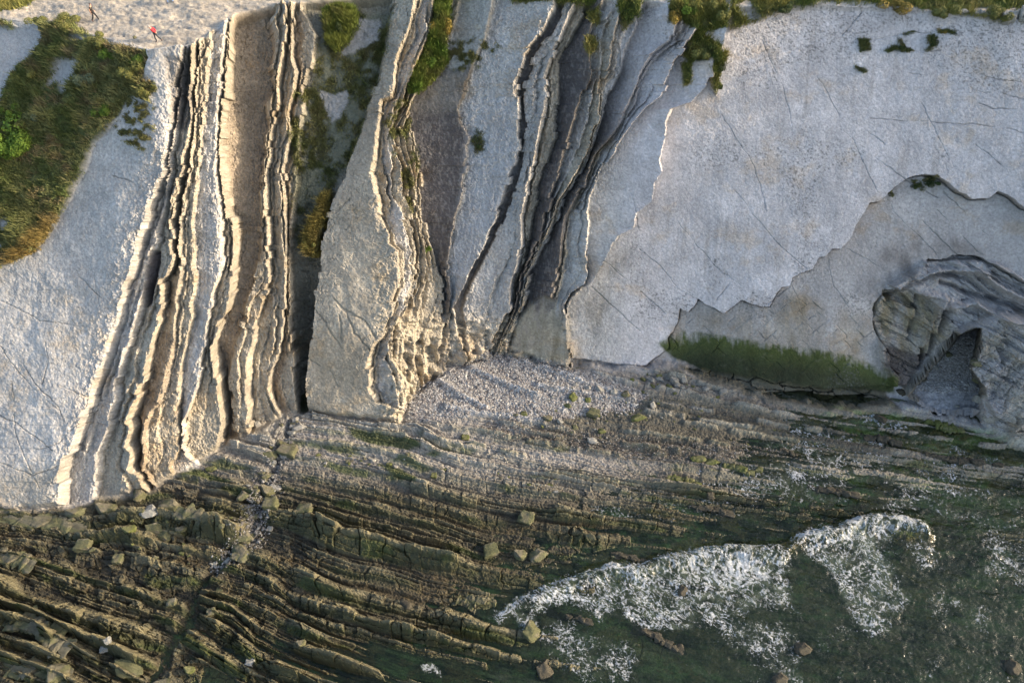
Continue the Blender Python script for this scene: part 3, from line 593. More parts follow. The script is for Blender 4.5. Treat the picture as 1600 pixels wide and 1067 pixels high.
# ------------------------------------------------------------------ sea
wr = va > 560
wu, wvv = U[wr], V[wr]
DEP = np.maximum(-GZ[wr], -1.5)
CREST = [(700,990),(765,964),(800,940),(850,915),(890,900),(930,888),(955,880),(1000,882),(1030,868),(1090,858),(1130,852),(1180,853),(1225,852),(1235,842),(1260,830),(1300,822),(1340,806),(1380,803),(1430,810),(1450,822),(1500,860)]
vc = interp_pts(CREST, ua)[None, :]
dcr = wvv - vc + 5*fbm(wu/9, wvv/9, 300, 4, .6)
def pw(P, soft, h):
    return poly(P, soft)[wr]*h
dens = np.zeros(wu.shape)
on = sst(755, 790, wu)*sst(1462, 1440, wu)
dens = np.maximum(dens, on*sst(-2, 2, dcr)*sst(34, 6, dcr)*.98)
for P_, s_, h_ in (([(765,965),(800,940),(850,915),(890,900),(955,880),(1000,882),(1030,868),(1130,853),(1225,852),(1240,870),(1225,900),(1245,940),(1250,960),(1200,950),(1120,975),(1060,985),(1000,975),(965,955),(940,975),(890,940),(840,950)], 14, .80),
    ([(970,960),(1000,940),(1060,930),(1100,960),(1080,985),(1010,985)], 6, .93), ([(1050,860),(1220,855),(1215,910),(1150,930),(1060,900)], 12, .93), ([(800,935),(870,905),(890,940),(830,965)], 8, .85),
    ([(1232,848),(1260,830),(1340,806),(1450,815),(1446,838),(1410,835),(1375,855),(1400,890),(1425,940),(1375,1000),(1345,990),(1310,930),(1290,890),(1262,868)], 12, .84),
    ([(1290,830),(1345,808),(1430,812),(1400,835),(1370,850),(1310,850)], 6, .95),
    ([(830,985),(880,970),(950,985),(1000,1010),(990,1060),(930,1067),(860,1040)], 18, .66), ([(1120,960),(1200,970),(1255,985),(1250,1035),(1180,1030),(1130,1000)], 14, .68), ([(1180,1010),(1260,1010),(1260,1090),(1200,1090)], 16, .62),
    ([(1010,700),(1080,690),(1180,725),(1330,695),(1330,740),(1200,780),(1100,800),(1040,770)], 22, .66), ([(1190,650),(1280,660),(1400,700),(1390,730),(1250,720),(1180,690)], 22, .62),  # shallow lace: foam, with density raised to stand in for sun glitter
    ([(900,770),(1000,730),(1040,770),(1020,830),(920,820)], 16, .50), ([(1320,640),(1380,650),(1420,668),(1400,676),(1350,662)], 5, .75), ([(1455,796),(1490,790),(1535,800),(1530,812),(1470,808)], 6, .6), ([(1400,840),(1460,850),(1475,890),(1440,890)], 10, .5),
    ([(656,1040),(672,1034),(690,1050),(690,1058),(675,1050),(664,1052)], 3, .9), ([(802,955),(835,955),(845,985),(838,1002),(812,995)], 6, .85), ([(1440,930),(1480,920),(1500,970),(1470,990)], 12, .44), ([(1530,820),(1620,790),(1620,930),(1540,900)], 24, .46), ([(1480,690),(1510,700),(1505,712),(1485,705)], 5, .7)):
    dens = np.maximum(dens, pw(P_, s_, h_))
dens = np.maximum(dens, sst(650, 690, wvv-.08*(wu-1000))*sst(860, 760, wvv)*sst(930, 1010, wu)*.50*sst(-.3, .2, fbm(wu/50, wvv/22, 302, 3)))
dens = np.maximum(dens, sst(1080, 1250, wu)*sst(800, 860, wvv)*.36*sst(-.2, .3, fbm(wu/60, wvv/40, 304, 3)))
dens = dens*np.clip(.97+.35*fbm(wu/26, wvv/26, 306, 4), 0, 1.05)*lerp(1, .80, sst(35, 110, dcr)*on)
wx_ = wu+9*fbm(wu/16, wvv/16, 310, 3); wy_ = wvv+9*fbm(wu/16, wvv/16, 317, 3)
a_, b_ = wx_*.88+wy_*.47, wy_*.88-wx_*.47          # streaks trail down and to the right
n1_ = fbm(b_/8, a_/14, 320, 4, .6); n2_ = fbm(b_/4, a_/7, 326, 3, .6); n3_ = fbm(b_/16, a_/22, 328, 3, .5)
rid = np.maximum(np.maximum(1-np.abs(n1_)*5.5, (1-np.abs(n2_)*4.5)*.9), (1-np.abs(n3_)*9)*.95)
rid = np.clip(rid, -.3, 1)+.30*fbm(wu/24, wvv/24, 330, 3)+.22*fbm(wu/2.6, wvv/2.6, 332, 2)
FOAM = np.clip((rid-1.00+dens*.86)*(1.0+.7*(1-dens)), 0, 1)*sst(.02, .25, dens)
FOAM = np.maximum(FOAM, sst(.80, 1.0, dens)*sst(-.3, .4, n2_+.6*fbm(wu/18, wvv/18, 334, 2))*.85)
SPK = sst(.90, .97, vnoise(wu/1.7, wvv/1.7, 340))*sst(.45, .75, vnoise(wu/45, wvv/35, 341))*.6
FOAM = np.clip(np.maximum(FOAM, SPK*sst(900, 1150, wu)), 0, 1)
swell = .16*fbm((wu+.3*wvv)/44, (wvv-.2*wu)/13, 350, 3)+.07*fbm(wu/11, wvv/6, 352, 4, .6)
crest_h = on*np.exp(-((dcr-12)/12.)**2)*.85+on*sst(-4, 10, dcr)*sst(150, 40, dcr)*.15
WH = 0.02+(swell+crest_h)*sst(700, 1000, wu)+FOAM*.02+.03*fbm(wu/5, wvv/4, 355, 3)*sst(500, 900, wu)
wX, wY = hit_z(wu, wvv, 0.0)
milk = sst(.05, .6, fbm((wu+.25*wvv)/70, (wvv-.17*wu)/14, 360, 6, .65))*.40*sst(2., .2, DEP)*sst(500, 800, wu)
milk = np.maximum(milk, .9*sst(.25, .95, dens)*np.clip(.6+fbm(wu/14, wvv/10, 362, 4), 0, 1))
mw, tw_, bw = nmat('sea_water'); bw.inputs['Roughness'].default_value = .9
N = tw_.nodes; L = tw_.links
at = N.new('ShaderNodeAttribute'); at.attribute_name = 'Col'; sp_ = N.new('ShaderNodeSeparateColor'); L.new(at.outputs['Color'], sp_.inputs[0])   # R foam with shallow-water glitter, G murk, B milk
tr = N.new('ShaderNodeBsdfTransparent'); tr.inputs[0].default_value = (.80, .85, .68, 1)
tc = N.new('ShaderNodeTexCoord'); nz = N.new('ShaderNodeTexNoise'); nz.inputs['Scale'].default_value = 1.3; nz.inputs['Detail'].default_value = 6; L.new(tc.outputs['Object'], nz.inputs['Vector'])
bp = N.new('ShaderNodeBump'); bp.inputs['Strength'].default_value = .55; bp.inputs['Distance'].default_value = .22; L.new(nz.outputs['Fac'], bp.inputs['Height'])
mc = N.new('ShaderNodeMix'); mc.data_type = 'RGBA'; mc.inputs['A'].default_value = (.032, .047, .032, 1); mc.inputs['B'].default_value = (.13, .155, .115, 1); L.new(sp_.outputs['Blue'], mc.inputs['Factor'])
df = N.new('ShaderNodeBsdfDiffuse'); L.new(mc.outputs['Result'], df.inputs[0])
m1 = N.new('ShaderNodeMixShader'); L.new(sp_.outputs['Green'], m1.inputs[0]); L.new(tr.outputs[0], m1.inputs[1]); L.new(df.outputs[0], m1.inputs[2])
gl = N.new('ShaderNodeBsdfGlossy'); gl.inputs['Roughness'].default_value = .12; L.new(bp.outputs[0], gl.inputs['Normal'])
fr = N.new('ShaderNodeFresnel'); fr.inputs[0].default_value = 1.33; L.new(bp.outputs[0], fr.inputs['Normal'])
m2 = N.new('ShaderNodeMixShader'); L.new(fr.outputs[0], m2.inputs[0]); L.new(m1.outputs[0], m2.inputs[1]); L.new(gl.outputs[0], m2.inputs[2])
nf = N.new('ShaderNodeTexNoise'); nf.inputs['Scale'].default_value = 5; nf.inputs['Detail'].default_value = 5; L.new(tc.outputs['Object'], nf.inputs['Vector'])
ad = N.new('ShaderNodeMath'); ad.operation = 'MULTIPLY_ADD'; ad.inputs[1].default_value = 1.7; ad.inputs[2].default_value = .05; L.new(nf.outputs['Fac'], ad.inputs[0])
mm = N.new('ShaderNodeMath'); mm.operation = 'MULTIPLY'; L.new(sp_.outputs['Red'], mm.inputs[0]); L.new(ad.outputs[0], mm.inputs[1])
fm = N.new('ShaderNodeMapRange'); fm.inputs[1].default_value = .15; fm.inputs[2].default_value = 1.15; L.new(mm.outputs[0], fm.inputs[0])
m3 = N.new('ShaderNodeMixShader'); bw.inputs['Base Color'].default_value = (.64, .66, .68, 1)
L.new(fm.outputs[0], m3.inputs[0]); L.new(m2.outputs[0], m3.inputs[1]); L.new(bw.outputs[0], m3.inputs[2]); L.new(m3.outputs[0], N['Material Output'].inputs['Surface'])
murk = 1-np.exp(-np.clip(DEP, 0, 9)*.20)
murk = np.clip(murk+milk*.6, 0, 1)*sst(-.2, .05, DEP)
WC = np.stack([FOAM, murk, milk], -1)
need = (DEP > -.6) & (wvv > 575)
qi = np.arange(wu.size).reshape(wu.shape); wq = np.stack([qi[:-1, :-1], qi[1:, :-1], qi[1:, 1:], qi[:-1, 1:]], -1)
nd = need[:-1, :-1] | need[1:, :-1] | need[1:, 1:] | need[:-1, 1:]
f = wq[nd]; used, inv = np.unique(f, return_inverse=True)
wco = np.stack([wX, wY, WH], -1).reshape(-1, 3)
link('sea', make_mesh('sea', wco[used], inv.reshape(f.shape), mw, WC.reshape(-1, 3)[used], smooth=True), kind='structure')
# sea bed reaching out behind and beside the image-pixel grid, and the land behind the cliff top
def sheet(name, x0, x1, y0, y1, z, col, mat, n=60):
    gx, gy = np.meshgrid(np.linspace(x0, x1, n), np.linspace(y0, y1, n)); gz = z+.3*fbm(gx/9, gy/9, 9, 3)
    q_ = np.arange(n*n).reshape(n, n); fq = np.stack([q_[:-1, :-1], q_[:-1, 1:], q_[1:, 1:], q_[1:, :-1]], -1).reshape(-1, 4)
    return link(name, make_mesh(name, np.stack([gx, gy, gz], -1).reshape(-1, 3), fq, mat, np.tile(col, (n*n, 1)), True), kind='structure')
sheet('sea_bed', -900, 900, -900, 20, -4.5, (.05, .06, .04), M_plat)
mf, tf, bf = nmat('far_sea'); bf.inputs['Base Color'].default_value = (.03, .05, .045, 1); bf.inputs['Roughness'].default_value = .15
sheet('far_sea', -900, 900, -900, 8, -.75, (.03, .05, .04), mf)
sheet('inland_ground', -900, 900, 150, 1300, HT-2.5, (.08, .10, .035), M_top)

# ------------------------------------------------------------------ grass
M_leaf, tl, bl = nmat('leaves'); at = tl.nodes.new('ShaderNodeAttribute'); at.attribute_name = 'Col'; tl.links.new(at.outputs['Color'], bl.inputs['Base Color']); bl.inputs['Roughness'].default_value = .75
bl.inputs['Specular IOR Level'].default_value = .2
def pick(mask, n, area=True, seed=0):
    g_ = np.random.default_rng(seed+100)
    du = np.gradient(ua)[None, :]; dv = np.gradient(va)[:, None]
    wt = (mask*np.minimum(du, 3)*np.minimum(dv, 3)).ravel(); wt = wt/wt.sum()
    i = g_.choice(wt.size, n, p=wt); r, c = np.unravel_index(i, mask.shape)
    return r, c, g_
def blades(name, mask, n, hgt, wid, c0, c1, seed, lean=.5, tip=None, **props):
    r, c, g_ = pick(mask, n, seed=seed)
    p = np.stack([GX[r, c], GY[r, c], GZ[r, c]], -1)+np.stack([g_.normal(0, .12, n), g_.normal(0, .12, n), np.full(n, -.05)], -1)
    a = g_.uniform(0, 2*np.pi, n); cl = np.clip(.5+fbm(U[r, c]/11, V[r, c]/11, seed+400, 3)*1.3, 0, 1)
    h = hgt*(.4+.9*g_.random(n))*(.45+1.1*cl); wd = wid*(.6+.8*g_.random(n))
    sx, sy = np.cos(a)*wd/2, np.sin(a)*wd/2
    tipv = np.stack([g_.normal(0, lean, n)*h+NX[r, c]*h*.5, g_.normal(0, lean, n)*h+NY[r, c]*h*.5, h], -1)
    co = np.empty((n, 3, 3)); co[:, 0] = p+np.stack([sx, sy, 0*sx], -1); co[:, 1] = p-np.stack([sx, sy, 0*sx], -1); co[:, 2] = p+tipv
    big = np.clip(.5+1.2*fbm(U[r, c]/38, V[r, c]/38, seed+420, 4), 0, 1)
    cc = lerp(np.array(c0), np.array(c1), (big*.75+.25*g_.random(n))[:, None])*(.7+.6*g_.random(n))[:, None]
    br_ = sst(.05, .35, fbm(U[r, c]/24, V[r, c]/20, seed+430, 4, .65))*(.8 if name == 'grass_slope' else .35); cc = lerp(cc, np.array([.20, .155, .085])*(.7+.6*g_.random(n))[:, None], br_[:, None])
    cols = np.repeat(cc[:, None], 3, 1)
    me = make_mesh(name, co.reshape(-1, 3), np.arange(3*n).reshape(n, 3), M_leaf, cols.reshape(-1, 3))
    return link(name, me, kind='stuff', **props)
vgap = sst(-.35, -.1, fbm(U/14, V/14, 460, 5, .65))
blades('grass_slope', VEG1*vgap, 150000, .42, .12, (.085,.12,.035), (.25,.24,.10), 1)
blades('clifftop_grass', np.clip(VEG0+VEG9+VEG8+VEG7, 0, 1), 90000, .5, .10, (.08,.12,.025), (.26,.23,.07), 2)
blades('gully_grass', np.clip(VEG5+VEG2, 0, 1), 45000, .6, .10, (.07,.13,.02), (.19,.21,.05), 3, .35)
blades('golden_scrub_grass', VEG4, 9000, .5, .11, (.11,.10,.03), (.22,.18,.055), 6)
blades('sparse_grass', SPARSE, 60000, .24, .10, (.09,.11,.035), (.21,.20,.08), 4)
blades('sun_tinted_grass_fringe', poly([(20,410),(60,388),(85,352),(92,345),(88,330),(78,345),(55,372),(25,398)], 2), 6000, .6, .1, (.24,.17,.055), (.30,.23,.08), 5)  # golden blade colour paints sunlit tips along the slope edge

# ------------------------------------------------------------------ shrubs
def shrub_mesh(name, seed, n, c0, c1, lobes=7, flat=.65, leaf=.095):
    g_ = np.random.default_rng(seed); lc = g_.normal(0, .42, (lobes, 3)); lc[:, 2] = np.abs(lc[:, 2])*flat+.15; lr = g_.uniform(.28, .5, lobes)
    k_ = g_.integers(0, lobes, n); d = g_.normal(0, 1, (n, 3)); d /= np.linalg.norm(d, axis=1)[:, None]
    p = lc[k_]+d*(lr[k_]*g_.uniform(.55, 1.05, n)**.6)[:, None]; p[:, 2] = np.maximum(p[:, 2]*1., .0)
    a = g_.normal(0, 1, (n, 3)); a /= np.linalg.norm(a, axis=1)[:, None]; b = np.cross(a, d); b /= np.linalg.norm(b, axis=1)[:, None]+1e-6
    s = leaf*g_.uniform(.5, 1.2, n)[:, None]
    co = np.stack([p-a*s*.5, p+b*s*.5, p+a*s*.5, p-b*s*.5], 1)
    cc = lerp(np.array(c0), np.array(c1), g_.random(n)[:, None])*(.75+.5*g_.random(lobes))[k_][:, None]
    return make_mesh(name, co.reshape(-1, 3), np.arange(4*n).reshape(n, 4), M_leaf, np.repeat(cc[:, None], 4, 1).reshape(-1, 3))
M_wood, _, bwd = nmat('woody_stem'); bwd.inputs['Base Color'].default_value = (.09, .065, .04, 1); bwd.inputs['Roughness'].default_value = .9
import bmesh
def stem_mesh(seed):
    bm = bmesh.new(); r_ = random.Random(seed)
    for k_ in range(5):
        a = k_*1.26+r_.random(); t = Vector((math.cos(a)*.35, math.sin(a)*.35, r_.uniform(.35, .6)))
        ret = bmesh.ops.create_cone(bm, cap_ends=True, segments=5, radius1=.045, radius2=.015, depth=t.length+.12)
        m_ = Matrix.Translation(t/2-Vector((0, 0, .06))) @ t.to_track_quat('Z', 'Y').to_matrix().to_4x4(); bmesh.ops.transform(bm, matrix=m_, verts=ret['verts'])
    me = bpy.data.meshes.new('stem'); bm.to_mesh(me); bm.free(); me.materials.append(M_wood); return me
STEM = stem_mesh(5)
px_m = lambda u, v: float(np.linalg.norm(gpos(np.array([u]), np.array([v]))[0]-np.array([0, 0, CAM_Z])))/FPX
GREENS = {'bright': [shrub_mesh('foliage', s, 3600, (.07,.125,.016), (.13,.19,.03)) for s in (11, 12, 13)],
          'olive': [shrub_mesh('foliage', s, 3600, (.08,.095,.026), (.20,.19,.06)) for s in (21, 22, 23)],
          'grey': [shrub_mesh('foliage', s, 3600, (.10,.13,.075), (.19,.22,.13)) for s in (31, 32)],
          'gold': [shrub_mesh('foliage', s, 3600, (.16,.12,.025), (.30,.22,.05)) for s in (41, 42)],
          'dark': [shrub_mesh('foliage', s, 3600, (.03,.045,.016), (.06,.08,.025)) for s in (51, 52)]}
r_s = random.Random(5)
def shrub(u, v, wpx, hpx, kind, label, group=None):
    p = gpos(np.array([u], float), np.array([v+hpx*.3], float))[0]; s = wpx*px_m(u, v)/2/.85
    e = bpy.data.objects.new('shrub', None); C.collection.objects.link(e); e.location = p-np.array([0, 0, .1*s]); e.rotation_euler = (0, 0, r_s.uniform(0, 6.28)); e.scale = (s, s, s*max(.6, min(1.5, hpx/wpx)))
    e['label'] = label; e['category'] = 'shrub'
    if group: e['group'] = group
    link('foliage', r_s.choice(GREENS[kind]), e); link('stem', STEM, e)
for a in [
 (30,205,52,46,'bright','wide bright green shrub at the left edge of the grassy slope'),
 (47,228,30,34,'bright','bright green shrub just right of the widest one low on the slope'),
 (8,228,34,40,'bright','dark based green shrub cut by the left edge of the photo'),
 (27,172,20,24,'bright','upright lime shrub standing above the wide bright green one'),
 (45,190,22,20,'olive','olive shrub between the lime shrub and the grey green one'),
 (66,183,18,20,'grey','dull grey green shrub above right of the wide bright one'),
 (139,124,26,28,'grey','round silvery green shrub beside the bare pale rock patch on the slope'),
 (60,115,18,16,'olive','brown olive shrub left of the bare pale rock patch'),
 (168,172,20,26,'bright','dark lime shrub near the lower right edge of the grassy slope'),
 (212,110,28,26,'olive','yellow olive shrub hanging over the right rim of the grassy slope'),
 (222,92,26,18,'bright','bright green tuft shrub at the corner where slope meets bare ground'),
 (160,66,24,20,'olive','sunlit shrub on the slope rim below the walker in black'),
 (178,80,22,18,'bright','green shrub on the slope rim between the two walkers'),
 (110,36,26,18,'olive','olive shrub on the small hump at the top left rim'),
 (62,30,20,14,'olive','low shrub left of the small hump at the top left rim'),
 (238,140,16,18,'olive','small shrub at the head of the white scree run'),
 (500,372,22,24,'gold','golden shrub in the middle of the brown shrub strip beside the tall slab'),
 (492,390,20,22,'gold','golden brown shrub at the lower end of the shrub strip beside the tall slab'),
 (506,345,20,24,'gold','golden shrub above the middle of the shrub strip beside the tall slab'),
 (510,318,16,22,'gold','topmost golden shrub of the strip beside the tall slab'),
 (484,378,14,18,'olive','dark olive shrub on the gully side of the golden strip'),
 (1093,75,34,28,'olive','dense olive shrub on the rock shelf under the cliff top rim'),
 (1055,28,18,24,'gold','brownish shrub left of the leaning block at the cliff top'),
 (1125,20,26,30,'olive','tall grass shrub at the top where the big pale slab begins'),
 (1075,10,24,20,'bright','bright green shrub at the top edge above the leaning block'),
 (1122,100,16,26,'dark','dark green shrub filling the crack beside the big pale slab'),
 (1126,130,10,18,'dark','narrow dark shrub at the lower tip of the crack by the big slab'),
 (1457,62,12,20,'dark','dark shrub growing in the upper right cracks of the pale slab'),
 (1411,69,8,14,'dark','small dark shrub left of the other one in the upper cracks'),
 (1473,47,10,8,'gold','tiny golden shrub on the upper crack of the pale slab'),
 (1458,283,18,10,'dark','dark shrub hanging at the peak of the jagged overhang on the right'),
 (1436,289,12,8,'dark','small dark shrub left of the one at the overhang peak'),
 (668,92,26,30,'bright','bright grass shrub in the green chute right of the pinnacle'),
 (690,40,24,36,'gold','yellowish shrub at the top of the green chute'),
 (650,130,20,18,'bright','bright green shrub at the bottom end of the green chute'),
 (668,388,10,12,'bright','small yellow green shrub on the ribs beside the dark marl bed'),
 (748,222,12,30,'dark','dark upright shrub on the pale bed right of the dark marl bed'),
 (532,44,22,28,'dark','rounded olive shrub in the dark hollow left of the pinnacle'),
 (1400,8,30,14,'gold','yellow shrub draping over the rim right of the middle of the pale slab'),
 (1470,14,24,20,'olive','olive shrub draping over the rim above the slab cracks'),
 (1560,22,20,22,'olive','olive shrub between two pale boulders at the top right rim'),
 (1225,8,30,16,'dark','dark green shrub at the rim near the left end of the pale slab'),
 ]: shrub(*a)

# ------------------------------------------------------------------ boulders
def rock_mesh(seed, kind):
    if kind == 'reef':
        g_ = np.random.default_rng(seed); cs, fs = [], []; n0 = 0; x = -1.0
        while x < 1.0:
            c_, f_, pal = rock_mesh(seed*13+len(cs), 'round' if len(cs) % 3 else 'block'); w_ = g_.uniform(.16, .34)
            hh = (1-abs(x)**2.2)*g_.uniform(.6, 1.05)+.12
            c_ = c_*np.array([w_, g_.uniform(.7, 1.15), hh])+np.array([x+w_*.4, g_.uniform(-.25, .25)+.25*math.sin(x*3+seed), -.1]); cs.append(c_); fs.append(f_+n0); n0 += len(c_); x += w_*g_.uniform(.75, 1.2)
        return np.concatenate(cs), np.concatenate(fs), pal
    g_ = np.random.default_rng(seed); bm = bmesh.new(); bmesh.ops.create_icosphere(bm, subdivisions=4, radius=1)
    co = np.array([v.co[:] for v in bm.verts]); fa = np.array([[v.index for v in f.verts] for f in bm.faces]); bm.free()
    ncut = 9 if kind != 'block' else 6
    if kind == 'block':
        nn = np.array([[1,0,0],[-1,0,0],[0,1,0],[0,-1,0],[0,0,1],[0,0,-1]], float)+g_.normal(0, .10, (6, 3)); off = g_.uniform(.52, .66, 6)
    else:
        nn = g_.normal(0, 1, (ncut+5, 3)); off = g_.uniform(.48, .8, ncut+5)
    nn /= np.linalg.norm(nn, axis=1)[:, None]
    for n_, o_ in zip(nn, off):
        d = co@n_-o_; co = co-np.where(d > 0, d*.93, 0)[:, None]*n_
    q_ = co*2.2+seed*3.1
    nz_ = fbm(q_[:, 0]+q_[:, 2]*.5, q_[:, 1]-q_[:, 2]*.7, seed, 4, .6); rr_ = np.linalg.norm(co, axis=1)[:, None]
    co = co*(1+.28*nz_[:, None])
    nz2 = fbm(q_[:, 0]*3+q_[:, 2], q_[:, 1]*3-q_[:, 2]*2, seed+3, 3, .6); co = co*(1+.10*nz2[:, None])
    pal = {'pale': (.29,.275,.24), 'tan': (.15,.135,.095), 'mossy': (.13,.13,.06), 'grey': (.24,.235,.21), 'dark': (.065,.058,.042), 'ridge': (.125,.115,.08), 'block': (.115,.108,.07)}
    return co, fa, pal
ROCKS = {}
def rock_variant(shape, colk, i):
    key = (shape, colk, i)
    if key not in ROCKS:
        co, fa, pal = rock_mesh(300+i*7+{'block': 50, 'round': 0, 'reef': 90}[shape], shape)
        c = np.array(pal[colk])[None]*(1+.35*fbm(co[:, 0]*3+i, co[:, 1]*3+co[:, 2]*2, i, 3)[:, None])
        if colk == 'mossy': c = lerp(c, np.array([.085,.10,.025]), sst(-.1, .25, fbm(co[:, 0]*2+5, co[:, 1]*2+co[:, 2], i+9, 3))[:, None]*.8)
        if colk in ('block', 'ridge', 'tan'): c = lerp(c, np.array([.09,.095,.04]), sst(-.2, .2, fbm(co[:, 0]*2+5, co[:, 1]*2+co[:, 2], i+9, 3))[:, None]*.7)
        ROCKS[key] = make_mesh('boulder', co, fa, M_rock, np.clip(c, .01, .7), True)
    return ROCKS[key]
M_rock = rock_material('boulder_stone', .85, .5, .35, 1.6)
r_b = random.Random(11)
def boulder(u, v, wp, hp, shape, colk, label, rot=None, group=None, name='boulder', cat='boulder', sink=.55, flat=1.):
    if shape == 'round' and wp/hp > 1.9: shape = 'reef'
    m_ = px_m(u, v); p = gpos(np.array([u], float), np.array([v+hp*.3], float))[0]
    sx = wp*m_/2*1.18; sy = min(sx, max(hp*m_/2/.85, .05))*1.0; sz = hp*m_/2*(flat if colk != 'ridge' else .55)
    o = bpy.data.objects.new(name, rock_variant(shape, colk, r_b.randrange(4))); C.collection.objects.link(o)
    z0 = max(p[2], -.25) if shape != 'reef' else max(p[2], -.15)-.1*sz
    o.location = (p[0], p[1]+sy*.2, z0+sz*(1-sink)*.6); o.scale = (sx, sy, sz)
    o.rotation_euler = (r_b.uniform(-.15, .15), r_b.uniform(-.15, .15), math.radians(rot) if rot is not None else (r_b.uniform(-.5, .5) if shape != 'reef' else r_b.uniform(-.42, -.18)))
    o['label'] = label; o['category'] = cat
    if group: o['group'] = group
    return o
